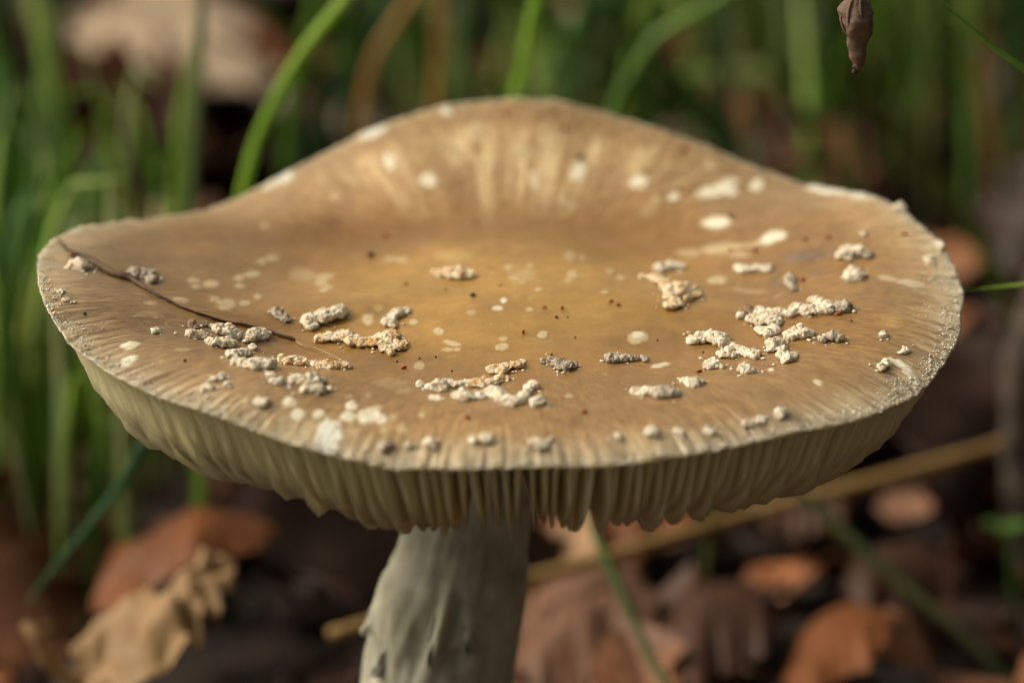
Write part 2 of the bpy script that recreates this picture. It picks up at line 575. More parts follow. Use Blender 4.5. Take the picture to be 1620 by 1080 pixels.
def under_z(r):
    rr_ = np.asarray(r, float)[:, None]
    th_ = 0.035 + 0.30 * (1 - rr_) ** 0.8 + 0.25 * np.clip(0.45 - rr_, 0, 1)
    return top_z(r) - th_

nr_top = 270
r_top = np.linspace(0.004, 1.0, nr_top)
z_top = top_z(r_top)
# radial grooves near the margin (a striate margin), uneven in depth and length
gid = np.stack([ct * 112, st * 112, TH * 0 + 1.0], -1)
gro = vnoise(gid) + 0.5 * vnoise(gid * 0.4 + 7)
gro = np.clip(gro, -1, 1)
gro2 = vnoise(np.stack([ct * 14, st * 14, TH * 0 + 4.0], -1))
glen = 0.86 + 0.05 * gro2
mask = sstep(0, 1, (r_top[:, None] - tile(glen)) / (1.0 - tile(glen))) * tile(1 - 0.85 * back)
z_top = z_top + 0.018 * mask * tile(gro)
X = r_top[:, None] * tile(RR * ct)
Y = r_top[:, None] * tile(RR * st)
# crumbly fringe at the very edge
fr = fbm(np.stack([X * 9, Y * 9, X * 0], -1), 3)
edge = sstep(0.955, 0.99, r_top)[:, None]
z_top = z_top + 0.018 * fr * edge
CAPV = np.stack([X, Y, z_top + ZC], -1)
CAPS = project(CAPV.reshape(-1, 3)).reshape(nr_top, NT, 3)
du = np.gradient(CAPV, axis=0)
dv = np.roll(CAPV, -1, 1) - np.roll(CAPV, 1, 1)
CAPN = np.cross(du, dv)
CAPN /= np.linalg.norm(CAPN, axis=-1)[..., None] + 1e-12
CAPN *= np.sign(CAPN[..., 2:3])

_sx, _sy = CAPS[..., 0].ravel(), CAPS[..., 1].ravel()
_flatV, _flatN = CAPV.reshape(-1, 3), CAPN.reshape(-1, 3)
def hit(px, py):
    i = int(np.argmin((_sx - px) ** 2 + (_sy - py) ** 2))
    return _flatV[i], _flatN[i]

# --- pigment of the cap skin (albedo)
def lerp_c(stops, t):
    xs = [s[0] for s in stops]
    return np.stack([np.interp(t, xs, [s[1][k] for s in stops]) for k in range(3)], -1)
wob = 0.05 * fbm(np.stack([X / 1.2, Y / 1.2, X * 0 + 2.2], -1), 3) + 0.03 * tile(gro2)
tt = r_top[:, None] + wob * (1 - 0.6 * r_top[:, None])
COL = lerp_c([(0.0, (0.40, 0.235, 0.068)), (0.30, (0.41, 0.245, 0.075)), (0.52, (0.34, 0.19, 0.065)), (0.70, (0.345, 0.205, 0.086)),
              (0.84, (0.37, 0.235, 0.115)), (0.915, (0.46, 0.325, 0.195)), (0.955, (0.56, 0.45, 0.32)), (1.0, (0.63, 0.54, 0.42))], tt)
# far half: paler cream-yellow streaky bloom on the raised slope
bm = np.exp(-(((CAPS[..., 0] - 820) / 330) ** 2 + ((CAPS[..., 1] - 245) / 80) ** 2))
stk = 0.5 + 0.5 * fbm(np.stack([tile(ct * 30) + X * 0, tile(st * 30) + X * 0, r_top[:, None] * 2 + X * 0], -1), 3)
COL = COL + (np.array([1.02, 0.88, 0.74]) - COL) * (bm * (0.30 + 0.70 * sstep(0.45, 0.72, stk)) * 0.85)[..., None]
# far edge: the beige margin is narrower there
dk = (tile(back) * sstep(0.86, 0.94, r_top)[:, None] * 0.9)[..., None]
COL = COL * (1 - dk) + np.array([0.43, 0.29, 0.17]) * dk
# yellow middle
ym = np.exp(-(((CAPS[..., 0] - 850) / 260) ** 2 + ((CAPS[..., 1] - 470) / 70) ** 2))
COL = COL + (np.array([0.50, 0.31, 0.085]) - COL) * (ym * 0.55)[..., None]
# left lobe and its margin: greyer brown pigment with shade painted in
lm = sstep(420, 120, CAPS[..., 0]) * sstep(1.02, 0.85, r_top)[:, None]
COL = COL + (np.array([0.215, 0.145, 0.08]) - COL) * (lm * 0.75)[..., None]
lr_ = sstep(330, 90, CAPS[..., 0]) * sstep(0.85, 1.0, r_top)[:, None]
COL = COL + (np.array([0.36, 0.29, 0.20]) - COL) * (lr_ * 0.7)[..., None]
bandm = np.exp(-((CAPS[..., 1] - 368) / 26) ** 2) * sstep(180, 330, CAPS[..., 0]) * sstep(1120, 900, CAPS[..., 0])
COL = COL + (np.array([0.285, 0.155, 0.05]) - COL) * (bandm * 0.85)[..., None]
rimw = (sstep(0.86, 0.96, r_top)[:, None] * tile(1 - 0.8 * back))[..., None]
COL = COL * (np.array([0.80, 0.735, 0.56]) * (1 - rimw) + np.array([0.86, 0.83, 0.76]) * rimw)
blot = 1 + 0.26 * fbm(np.stack([X / 0.7, Y / 0.7, X * 0 + 8.8], -1), 4)
COL = COL * blot[..., None]
# brownish grooves between the pale ridges of the margin
COL = COL * (1 - 0.32 * mask * sstep(0.15, -0.6, gro)[None, :])[..., None]
# scattered tiny pale flecks
fl = vnoise(np.stack([X / 0.05, Y / 0.05, X * 0 + 12.0], -1))
fm = vnoise(np.stack([X / 0.9, Y / 0.9, X * 0 + 15.0], -1))
COL = COL + (np.array([0.60, 0.47, 0.28]) - COL) * (sstep(0.80, 0.95, fl) * sstep(0.0, 0.5, fm) * 0.5)[..., None]

WHT, CRM, YEL, GRY = (0.80, 0.75, 0.63), (0.54, 0.44, 0.27), (0.46, 0.33, 0.12), (0.19, 0.135, 0.10)
SPOTS = [  # px, py, rx, ry, tilt (deg), strength, colour
    (446, 279, 19, 12, -20, 1, WHT), (590, 208, 24, 9, -25, 1, WHT), (425, 293, 14, 6, -25, .7, WHT), (705, 177, 10, 8, 0, .9, WHT), (755, 207, 11, 17, 0, .7, CRM),
    (617, 256, 10, 14, -25, .9, WHT), (678, 285, 14, 12, 0, .85, WHT), (720, 250, 7, 24, -20, .55, CRM), (640, 258, 9, 7, 0, .5, CRM), (775, 255, 8, 20, 0, .5, CRM),
    (822, 240, 18, 14, 0, .7, CRM), (845, 284, 8, 14, -20, .6, WHT), (914, 272, 13, 16, 20, 1, WHT), (893, 318, 9, 8, 0, .6, CRM), (905, 328, 8, 9, 0, .55, CRM),
    (895, 340, 10, 6, 0, .4, YEL), (535, 312, 10, 8, 0, .6, CRM), (640, 317, 20, 10, 10, .35, CRM), (560, 285, 24, 8, 30, .35, CRM), (700, 225, 8, 18, -15, .4, CRM), (860, 215, 9, 16, 0, .4, CRM),
    (1011, 288, 15, 11, -20, 1, WHT), (1066, 312, 11, 7, -15, .95, WHT), (1040, 318, 9, 8, 0, .6, CRM), (1025, 335, 16, 7, -15, .4, CRM),
    (1130, 303, 26, 10, -10, 1, WHT), (1153, 291, 18, 8, -25, .95, WHT), (1155, 304, 13, 7, 0, .95, WHT), (1198, 293, 12, 10, -30, .9, WHT), (1125, 260, 12, 12, -30, .6, CRM),
    (1075, 290, 30, 5, -20, .3, CRM), (1040, 237, 10, 8, 0, .55, CRM), (1310, 300, 34, 8, 5, 1, WHT), (1367, 310, 30, 6, 5, 1, WHT), (1133, 352, 23, 10, -6, 1, WHT), (1225, 374, 20, 9, -10, 1, WHT), (1212, 383, 14, 5, -10, .8, WHT),
    (1140, 393, 32, 9, -8, .7, CRM), (1170, 403, 20, 5, 0, .6, CRM), (1090, 400, 20, 6, 0, .5, CRM), (1185, 388, 22, 5, -8, .6, CRM), (1136, 444, 16, 6, 0, .85, CRM), (1185, 460, 30, 5, 5, .3, CRM),
    (1425, 327, 9, 7, 20, .9, WHT), (1440, 448, 22, 6, 10, .5, WHT), (1405, 440, 16, 4, 8, .4, WHT), (1415, 505, 22, 10, 0, .35, YEL), (1300, 325, 30, 4, 5, .25, CRM),
    (432, 409, 11, 6, -5, .8, CRM), (414, 414, 8, 6, 0, .7, CRM), (399, 434, 13, 6, -5, .8, CRM), (379, 440, 9, 5, 0, .7, CRM), (380, 453, 8, 4, 0, .7, CRM), (307, 444, 10, 5, 0, .75, CRM),
    (334, 449, 14, 6, -5, .85, CRM), (311, 454, 9, 4, 0, .75, CRM), (358, 482, 16, 9, 0, .7, CRM), (340, 473, 9, 5, 0, .6, CRM), (388, 480, 9, 5, 0, .75, CRM), (408, 469, 8, 4, 0, .6, CRM), (288, 475, 13, 5, 10, .7, CRM),
    (515, 438, 14, 6, -10, .65, CRM), (508, 448, 12, 5, 0, .6, CRM), (520, 455, 7, 4, 0, .6, CRM), (512, 460, 7, 4, 0, .7, CRM), (480, 435, 22, 10, 0, .35, CRM), (618, 410, 12, 5, -10, .45, CRM), (637, 411, 9, 5, 0, .45, CRM),
    (418, 357, 5, 5, 0, .6, CRM), (205, 547, 15, 6, -10, .9, WHT), (203, 571, 15, 7, -25, 1, WHT), (290, 554, 16, 3, 0, .6, CRM), (240, 480, 10, 4, 0, .4, CRM), (232, 497, 20, 5, -8, .25, CRM),
    (583, 505, 10, 9, 0, .8, CRM), (655, 510, 7, 5, -20, .8, CRM), (694, 524, 9, 6, 0, .85, CRM), (600, 488, 7, 6, 0, .5, YEL), (716, 543, 17, 4, 12, .75, CRM), (708, 553, 9, 3, 0, .6, CRM), (724, 553, 7, 3, 0, .6, CRM),
    (795, 549, 11, 6, 0, .8, CRM), (797, 536, 7, 4, 0, .6, CRM), (859, 530, 9, 6, 0, .9, CRM), (853, 458, 7, 4, 0, .7, CRM), (797, 475, 6, 4, 0, .85, WHT), (788, 488, 9, 4, 0, .6, WHT), (838, 490, 6, 4, 0, .7, CRM), (745, 494, 7, 5, 0, .5, CRM),
    (664, 579, 9, 7, 0, .55, CRM), (688, 629, 11, 5, 0, .95, WHT), (900, 627, 6, 4, 0, .6, CRM), (670, 656, 8, 5, 0, .6, CRM), (620, 606, 30, 8, 0, .25, CRM), (640, 618, 14, 6, 0, .25, CRM),
    (458, 637, 11, 8, 0, 1, WHT), (472, 656, 11, 9, 0, .85, WHT), (504, 655, 10, 8, 0, .9, WHT), (550, 659, 12, 9, 0, 1, WHT), (557, 642, 10, 8, 0, 1, WHT), (584, 658, 19, 12, -8, 1, WHT), (603, 664, 9, 8, -20, .95, WHT),
    (598, 645, 9, 5, 10, .8, CRM), (622, 661, 9, 7, 0, .7, CRM), (561, 684, 8, 8, 0, .7, CRM), (610, 680, 9, 8, 0, .6, CRM), (637, 678, 8, 8, 0, .7, CRM), (553, 628, 6, 4, 0, .5, CRM), (583, 626, 6, 4, 0, .5, CRM), (490, 668, 9, 7, 0, .5, CRM),
    (1010, 534, 17, 10, -10, .85, CRM), (1010, 531, 9, 5, 0, .5, WHT), (820, 427, 20, 9, 0, .3, YEL), (835, 436, 16, 8, 0, .35, CRM), (812, 440, 9, 5, 0, .6, CRM), (805, 422, 8, 4, 0, .5, CRM), (840, 420, 7, 4, 0, .5, CRM), (827, 447, 6, 3, 0, .5, CRM),
    (902, 405, 8, 8, 0, .55, CRM), (922, 408, 7, 5, 0, .5, CRM), (905, 434, 9, 6, 0, .6, CRM), (900, 443, 6, 4, 0, .5, CRM), (720, 405, 30, 9, 0, .5, YEL), (965, 429, 7, 4, 0, .6, CRM), (983, 440, 7, 4, 0, .6, CRM), (957, 462, 6, 4, 0, .6, CRM),
    (1045, 578, 15, 4, -10, .6, WHT), (1175, 672, 5, 4, 0, .6, WHT), (1295, 605, 8, 4, 15, .6, WHT), (1220, 585, 5, 3, 0, .7, WHT),
    (1408, 572, 7, 7, 0, .9, WHT), (1422, 575, 11, 6, 25, .95, WHT), (1435, 586, 11, 7, 50, .95, WHT), (1445, 600, 12, 7, 65, .95, WHT), (1450, 613, 10, 6, 80, .8, WHT),
    (1272, 405, 34, 9, -5, .85, GRY), (1318, 399, 28, 4, 0, .7, GRY), (1240, 452, 26, 5, 15, .4, GRY), (1290, 432, 12, 6, 0, .5, GRY), (885, 582, 34, 7, 5, .35, GRY), (975, 573, 28, 6, 5, .4, GRY), (1060, 628, 30, 5, 0, .35, GRY), (350, 528, 60, 14, 15, .2, GRY), (610, 492, 30, 8, 0, .2, GRY), (120, 395, 22, 8, 30, .4, GRY)]
def stamp(px, py, rx, ry, tilt, s, col, power=2.0, soft=0.28):
    global COL
    a = math.radians(tilt)
    dx, dy = CAPS[..., 0] - px, CAPS[..., 1] - py
    box = (np.abs(dx) < 2.2 * (rx + ry)) & (np.abs(dy) < 2.2 * (rx + ry))
    if not box.any():
        return
    dx, dy = dx[box], dy[box]
    u = (dx * math.cos(a) + dy * math.sin(a)) / rx
    v = (-dx * math.sin(a) + dy * math.cos(a)) / ry
    dist = (np.abs(u) ** power + np.abs(v) ** power) ** (1 / power)
    nn = fbm(np.stack([dx / 7.0 + px, dy / 4.0 + py, dx * 0], -1), 4, 0.65)
    mk = sstep(1.0 + soft, 1.0 - soft, dist * 1.06 + 0.42 * nn) * s
    if col[0] > 0.4:
        CAPV[..., 2][box] += 0.009 * mk                 # a stuck scrap stands a little proud of the skin
    COL[box] = COL[box] + (np.array(col) - COL[box]) * mk[:, None]
for s_ in SPOTS:
    stamp(*s_)
stamp(518, 700, 20, 38, 16, 1.0, (0.82, 0.79, 0.70), 3.5, 0.14)   # large bare white patch on the near margin
COL = np.clip(COL, 0.01, 0.84)

r_und = np.concatenate([np.linspace(0.992, 0.9, 10), np.linspace(0.88, 0.05, 26)])
z_und = under_z(r_und)
UX, UY = r_und[:, None] * tile(RR * ct), r_und[:, None] * tile(RR * st)
step = 4
UNV = np.stack([UX, UY, z_und + ZC], -1)
Vall = np.vstack([CAPV.reshape(-1, 3), UNV.reshape(-1, 3)])
Qall = grid_quads(nr_top + len(r_und), NT, True)
cap_me = mesh_np('cap', Vall, Qall)
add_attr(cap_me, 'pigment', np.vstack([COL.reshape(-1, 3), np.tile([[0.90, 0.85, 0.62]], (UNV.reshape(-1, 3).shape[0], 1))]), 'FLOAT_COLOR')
rad_top = np.stack([tile(ct) + X * 0, tile(st) + X * 0, r_top[:, None] * 0.25 + X * 0], -1).reshape(-1, 3)
rad_und = np.stack([tile(ct) + UX * 0, tile(st) + UX * 0, r_und[:, None] * 0.25 + UX * 0], -1).reshape(-1, 3)
add_attr(cap_me, 'radial', np.vstack([rad_top, rad_und]))
fibre = (sstep(0.36, 0.78, r_top)[:, None] * 0.85 + X * 0).ravel()
add_attr(cap_me, 'fibre', np.concatenate([fibre, np.zeros(UX.size)]), 'FLOAT')

mush = empty('mushroom', (-1.2, 0, 0), 'large tan mushroom with flat wavy cap, white gills and pale stem', 'mushroom')
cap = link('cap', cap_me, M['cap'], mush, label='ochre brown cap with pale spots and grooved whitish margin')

# ------------------------------------------------------------------ gills
NG = 264
def at_theta(arr2d, theta):
    i = (theta + math.pi) / (2 * math.pi) * NT
    i0 = np.floor(i).astype(int) % NT
    f = i - np.floor(i)
    return arr2d[..., i0] * (1 - f) + arr2d[..., (i0 + 1) % NT] * f
RG = np.linspace(0.05, 0.995, 80)
UZ = under_z(RG)
for k in range(NG):
    theta = -math.pi + (k + 0.5 + rnd.uniform(-0.2, 0.2)) / NG * 2 * math.pi
    kind = k % 4
    r_in = (0.13, 0.55, 0.34, 0.55)[kind] + rnd.uniform(-0.03, 0.03)
    nseg = 26
    s = np.linspace(0, 1, nseg) ** 0.8
    r = 0.972 + (r_in - 0.972) * s
    Rr = float(at_theta(RR[None], theta)[0])
    col_z = np.interp(r, RG, at_theta(UZ, theta)) + 0.03 + ZC
    tipn = rnd.uniform(0.78, 0.86)
    full = (1.0, 0.93, 0.98, 0.93)[kind] * rnd.uniform(0.94, 1.04)
    # blade depth: rises quickly behind the margin, widest at two thirds out, narrows to the stem
    depth_full = np.interp(r, [0.12, 0.25, 0.40, 0.60, 0.72, 0.79, 0.83, 0.87, 0.91, 0.945, 0.972], [0.25, 0.38, 0.52, 0.76, 0.96, 1.10, 1.13, 1.06, 0.88, 0.58, 0.10])
    depth_full = depth_full * (1 + 0.04 * np.exp(-((r - tipn) / 0.03) ** 2))
    tail = np.clip((r - r_in) / 0.10, 0, 1) ** 0.55
    depth = np.maximum(depth_full * full * tail, 0.03)
    if kind in (0, 2) and rnd.random() < 0.35:           # a ragged notch in the free edge
        depth *= 1 - 0.12 * np.exp(-((r - rnd.uniform(0.5, 0.8)) / 0.03) ** 2)
    tx = np.array([-math.sin(theta), math.cos(theta), 0])
    er = np.array([math.cos(theta), math.sin(theta), 0])
    sway = 0.018 * np.sin(r * rnd.uniform(8, 16) + rnd.uniform(0, 6)) + 0.05 * rnd.uniform(-1, 1) * (1 - r)
    lean = rnd.uniform(-0.06, 0.06) + 0.05
    rows = []
    for off, dn in ((-1, 0.0), (-0.66, 0.45), (-0.26, 0.86), (0, 1.0), (0.26, 0.86), (0.66, 0.45), (1, 0.0)):
        half = 0.045 * (0.5 + 0.5 * r)
        p = er[None] * (r * Rr)[:, None] + tx[None] * (sway * (0.3 + dn) + lean * dn * depth + off * half)[:, None]
        p[:, 2] = col_z - dn * depth
        rows.append(p)
    V = np.stack(rows, 1).reshape(-1, 3)
    Q = grid_quads(nseg, 7)
    link('gill', mesh_np('gill', V, Q), M['gill'], cap)

# ------------------------------------------------------------------ warts
def blob_mesh(blobs, vox, seed, flat=0.66):
    bm = bmesh.new()
    for (c, r, nrm) in blobs:
        mat = Matrix.Translation(Vector(c)) @ Matrix.Diagonal((1.15, 2.0, flat, 1.0))
        bmesh.ops.create_icosphere(bm, subdivisions=2, radius=r, matrix=mat)
    me = bpy.data.meshes.new('tmp')
    bm.to_mesh(me)
    bm.free()
    return me

def make_wart(blobs_px, mat, seed, hscale=1.0, sink=0.15, rough=0.45):
    cs = []
    dense = []
    for a_, b_ in zip(blobs_px, blobs_px[1:]):
        dense.append(a_)
        if math.hypot(a_[0] - b_[0], 2 * (a_[1] - b_[1])) < 2.8 * max(a_[2], b_[2]):
            dense.append(tuple(0.5 * (u_ + v_) for u_, v_ in zip(a_, b_)))
    dense.append(blobs_px[-1])
    r8 = random.Random(seed)
    dense = [(x_ + r8.uniform(-.12, .12) * r_, y_ + r8.uniform(-.1, .1) * r_, r_ * r8.uniform(0.85, 1.15)) for x_, y_, r_ in dense]
    for (px, py, r) in dense:
        # the photographed blob centre floats half its height above the skin behind it
        p, nrm = hit(px, py + r * 0.45)
        rc = r * pxcm(p[1]) * 1.16
        cs.append((p + nrm * rc * (0.55 - sink) * hscale, rc, nrm))
    cen = np.mean([c[0] for c in cs], axis=0)
    K = 100.0
    me = blob_mesh([((c[0] - cen) * K, c[1] * K, c[2]) for c in cs], 1, seed, 0.46 if 'ochre' in mat.name else 0.66)
    ob = bpy.data.objects.new('tmp', me)
    C.objects.link(ob)
    md = ob.modifiers.new('r', 'REMESH')
    md.mode = 'VOXEL'
    md.voxel_size = 0.75
    sm = ob.modifiers.new('s', 'SMOOTH')
    sm.factor, sm.iterations = 0.5, 5
    return ob, cen, K, seed, mat, rough

WARTS = [
    ('wart', [(487, 508, 9), (500, 503, 11), (512, 500, 12), (525, 496, 11), (540, 491, 9), (494, 514, 7)]),
    ('wart_ochre', [(505, 535, 6), (520, 532, 8), (540, 530, 8), (555, 537, 9), (572, 541, 10), (590, 541, 10), (610, 535, 11), (625, 529, 9), (635, 543, 9), (605, 550, 8), (618, 556, 6), (640, 550, 5), (626, 544, 8), (612, 545, 9)]),
    ('wart_ochre', [(447, 567, 7), (462, 570, 7), (480, 572, 8), (500, 576, 8), (520, 578, 8), (540, 579, 7), (551, 580, 5)]),
    ('wart', [(615, 508, 7), (620, 498, 8), (632, 494, 6), (643, 491, 5), (622, 513, 6)]),
    ('wart_grey', [(430, 491, 5), (440, 495, 7), (448, 502, 6), (456, 507, 5)]),
    ('wart', [(466, 600, 7), (480, 600, 8), (498, 599, 8), (514, 602, 5), (485, 611, 8), (500, 615, 8), (520, 617, 5)]),
    ('wart', [(345, 520, 8), (358, 523, 10), (374, 530, 6)]),
    ('wart', [(302, 528, 6), (315, 530, 6), (326, 530, 5)]),
    ('wart', [(332, 539, 7), (345, 541, 8), (358, 542, 8), (366, 543, 6)]),
    ('wart', [(388, 538, 6), (396, 532, 8), (406, 529, 10), (417, 530, 8)]),
    ('wart_brown', [(304, 515, 6), (312, 519, 5), (322, 512, 5)]),
    ('wart', [(362, 562, 6), (376, 561, 7), (392, 559, 7), (402, 550, 5)]),
    ('wart', [(375, 572, 6), (392, 577, 9), (410, 575, 10), (428, 577, 8)]),
    ('wart', [(428, 593, 5), (433, 602, 6), (441, 602, 6)]),
    ('wart', [(340, 598, 6), (349, 596, 7)]),
    ('wart', [(330, 611, 6), (322, 613, 5)]),
    ('wart_ochre', [(690, 432, 4), (700, 432, 7), (712, 432, 9), (728, 432, 10), (742, 433, 8)]),
    ('wart', [(665, 609, 4), (682, 611, 6), (697, 613, 9), (705, 605, 7), (722, 607, 7), (735, 606, 6)]),
    ('wart_ochre', [(746, 607, 8), (762, 606, 9), (782, 603, 8), (798, 598, 6)]),
    ('wart_ochre', [(780, 583, 8), (795, 582, 10), (808, 578, 7), (820, 574, 6), (828, 571, 4)]),
    ('wart', [(722, 625, 9), (736, 628, 8), (753, 626, 6), (768, 624, 8), (782, 620, 9), (795, 630, 9), (810, 633, 9), (825, 630, 10), (833, 619, 8), (843, 610, 6)]),
    ('wart', [(847, 637, 7), (853, 636, 7)]),
    ('wart_grey', [(858, 570, 5), (872, 566, 5), (882, 575, 7), (895, 577, 9), (908, 578, 6)]),
    ('wart_grey', [(965, 567, 7), (978, 564, 7), (990, 566, 6), (1005, 567, 5), (1019, 568, 5)]),
    ('wart', [(1006, 618, 7), (1019, 618, 8), (1032, 619, 6)]),
    ('wart_grey', [(1042, 622, 8), (1055, 619, 9), (1069, 621, 8)]),
    ('wart', [(1083, 601, 6), (1095, 604, 9), (1107, 604, 6)]),
    ('wart_ochre', [(1018, 436, 4), (1030, 438, 6), (1042, 443, 8), (1055, 450, 10), (1068, 455, 12), (1084, 455, 12), (1100, 463, 8), (1062, 469, 10), (1070, 479, 8), (1056, 483, 6), (1062, 460, 11), (1078, 463, 11), (1088, 468, 9)]),
    ('wart', [(1045, 424, 7), (1060, 422, 7), (1078, 421, 6)]),
    ('wart', [(1172, 425, 6), (1185, 426, 6), (1200, 425, 5), (1213, 425, 6), (1222, 427, 4)]),
    ('wart', [(1332, 402, 8), (1345, 396, 9), (1358, 396, 8), (1341, 408, 6)]),
    ('wart_grey', [(1368, 402, 6), (1374, 405, 5)]),
    ('wart', [(1346, 438, 8), (1352, 430, 9), (1358, 436, 8)]),
    ('wart_grey', [(1250, 440, 7), (1252, 449, 6), (1257, 457, 5)]),
    ('wart_brown', [(1186, 490, 6), (1190, 493, 5)]),
    ('wart', [(1172, 499, 5), (1200, 492, 7), (1212, 492, 7), (1225, 494, 6), (1238, 495, 6)]),
    ('wart', [(1188, 504, 6), (1200, 507, 9), (1216, 506, 9), (1229, 506, 7)]),
    ('wart', [(1252, 494, 6), (1263, 488, 9), (1278, 490, 8), (1292, 488, 10), (1308, 486, 11), (1289, 475, 7)]),
    ('wart_grey', [(1324, 484, 8), (1336, 482, 9)]),
    ('wart', [(1202, 522, 7), (1215, 524, 9), (1228, 522, 7)]),
    ('wart', [(1245, 530, 6), (1258, 528, 8), (1270, 522, 10), (1280, 527, 8)]),
    ('wart', [(1227, 545, 10), (1220, 550, 7), (1236, 549, 7)]),
    ('wart', [(1244, 566, 10), (1256, 561, 6)]),
    ('wart', [(1093, 538, 7), (1105, 533, 9), (1120, 533, 10), (1137, 534, 11), (1148, 539, 7)]),
    ('wart', [(1140, 561, 7), (1155, 557, 8), (1163, 549, 7), (1172, 556, 8), (1186, 557, 8), (1196, 562, 7)]),
    ('wart', [(1131, 574, 11), (1121, 578, 7), (1141, 578, 6)]),
    ('wart', [(1179, 583, 10), (1186, 587, 6)]),
    ('wart_grey', [(1302, 535, 6), (1314, 532, 7), (1326, 535, 5)]),
    ('wart', [(114, 421, 9), (126, 421, 10), (139, 421, 5)]),
    ('wart_grey', [(211, 433, 9), (226, 434, 9), (239, 436, 8), (236, 446, 6)]),
    ('wart', [(247, 521, 6), (252, 523, 4)]),
    ('wart', [(96, 461, 5), (104, 474, 5)]),
    ('wart', [(407, 634, 7), (416, 637, 6)]),
    ('wart', [(676, 697, 8), (686, 703, 8)]),
    ('wart', [(648, 700, 6), (646, 706, 4)]), ('wart_grey', [(606, 704, 5), (614, 703, 5)]),
    ('wart', [(750, 694, 6), (754, 696, 4)]), ('wart', [(770, 692, 7), (777, 694, 4)]),
    ('wart', [(845, 699, 6), (854, 704, 7), (864, 702, 6), (870, 696, 4)]),
    ('wart', [(977, 688, 6), (981, 691, 4)]), ('wart', [(1031, 683, 6), (1035, 686, 4)]), ('wart', [(1072, 681, 6), (1075, 684, 4)]),
    ('wart', [(1119, 679, 6), (1125, 682, 6)]), ('wart', [(1200, 664, 5), (1205, 666, 4)]), ('wart', [(1236, 653, 6), (1233, 659, 5)]), ('wart', [(1180, 668, 5), (1184, 671, 4)]),
    ('wart', [(1397, 530, 4), (1399, 532, 3)]), ('wart', [(1393, 580, 5), (1400, 575, 6)]), ('wart', [(1474, 415, 6), (1466, 408, 4)]), ('wart', [(1426, 328, 6), (1421, 326, 4)]),
    ('wart', [(1367, 369, 4), (1369, 371, 3)]), ('wart', [(1489, 391, 6), (1484, 384, 5)]), ('wart', [(358, 608, 4), (361, 609, 3)]), ('wart', [(1435, 553, 4), (1431, 556, 4)]),
]
tmp = [make_wart(bl, M[mn], 31 + i) for i, (mn, bl) in enumerate(WARTS)]
dg = bpy.context.evaluated_depsgraph_get()
dg.update()
wart_list = []
for ob, cen, K, seed, mat, rough in tmp:
    ev = ob.evaluated_get(dg)
    em = ev.to_mesh()
    n = len(em.vertices)
    co = np.empty(n * 3); em.vertices.foreach_get('co', co); co = co.reshape(-1, 3)
    no = np.empty(n * 3, np.float32); em.vertices.foreach_get('normal', no); no = no.reshape(-1, 3)
    faces = [list(p.vertices) for p in em.polygons]
    ev.to_mesh_clear()
    size = 7.0
    big = fbm(co / 9.0 + seed * 1.7, 2)
    h = fbm(co / 4.2 + seed * 3.1, 5, 0.75) * 3.0 + big * 3.6 - np.abs(vnoise(co / 3.0 + seed)) * 1.3 + 0.7
    co = co + no * h[:, None]
    V = co / K + cen
    Qd = np.array([f for f in faces if len(f) == 4], np.int32)
    Td = np.array([f for f in faces if len(f) == 3], np.int32)
    wart_list.append((mesh_np('wart', V, Qd, True, Td), mat))
for ob, *_ in tmp:
    me = ob.data
    bpy.data.objects.remove(ob)
    bpy.data.meshes.remove(me)
for me, mat in wart_list:
    link('wart', me, mat, cap)

# crumbly granules along the margin (too small to count)
ico = bmesh.new()
bmesh.ops.create_icosphere(ico, subdivisions=1, radius=1.0)
ICOV = np.array([v.co[:] for v in ico.verts])
ICOF = np.array([[v.index for v in f.verts] for f in ico.faces])
ico.free()
Vs, Ts = [], []
cnt = 0
dens = [(-math.pi, .8), (-2.7, 1.0), (-2.2, .9), (-1.6, .35), (-1.1, .7), (-0.75, 1.0), (-0.45, 1.4), (-0.2, 1.1), (0.15, .8), (0.7, .45), (1.2, .15), (2.4, .12), (2.9, .3), (math.pi, .8)]
for _ in range(16000):
    t_ = rnd.uniform(-math.pi, math.pi)
    dd = np.interp(t_, [d_[0] for d_ in dens], [d_[1] for d_ in dens]) / 1.4
    clump = 0.5 + 0.5 * float(vnoise(np.array([math.cos(t_) * 12, math.sin(t_) * 12, 0.7])))
    if rnd.random() > dd * (0.25 + 0.9 * clump):
        continue
    spread = 0.007 + 0.045 * clump ** 2 * (1.0 if dd > 0.6 else 0.35)
    r_ = 1.0 - abs(rnd.gauss(0, 1)) * spread
    if r_ < 0.8:
        continue
    i_ = min(nr_top - 1, int(r_ * (nr_top - 1)))
    j_ = int((t_ + math.pi) / (2 * math.pi) * NT) % NT
    p, nn = CAPV[i_, j_], CAPN[i_, j_]
    sz = rnd.uniform(0.004, 0.011) * (1.7 if rnd.random() < 0.08 else 1)
    S = ICOV * (1 + 0.35 * RS.uniform(-1, 1, (len(ICOV), 1))) * sz * np.array([rnd.uniform(.7, 1.3), rnd.uniform(.7, 1.3), rnd.uniform(.6, 1.1)])
    Vs.append(S + p + nn * sz * 0.3)
    Ts.append(ICOF + cnt)
    cnt += len(ICOV)
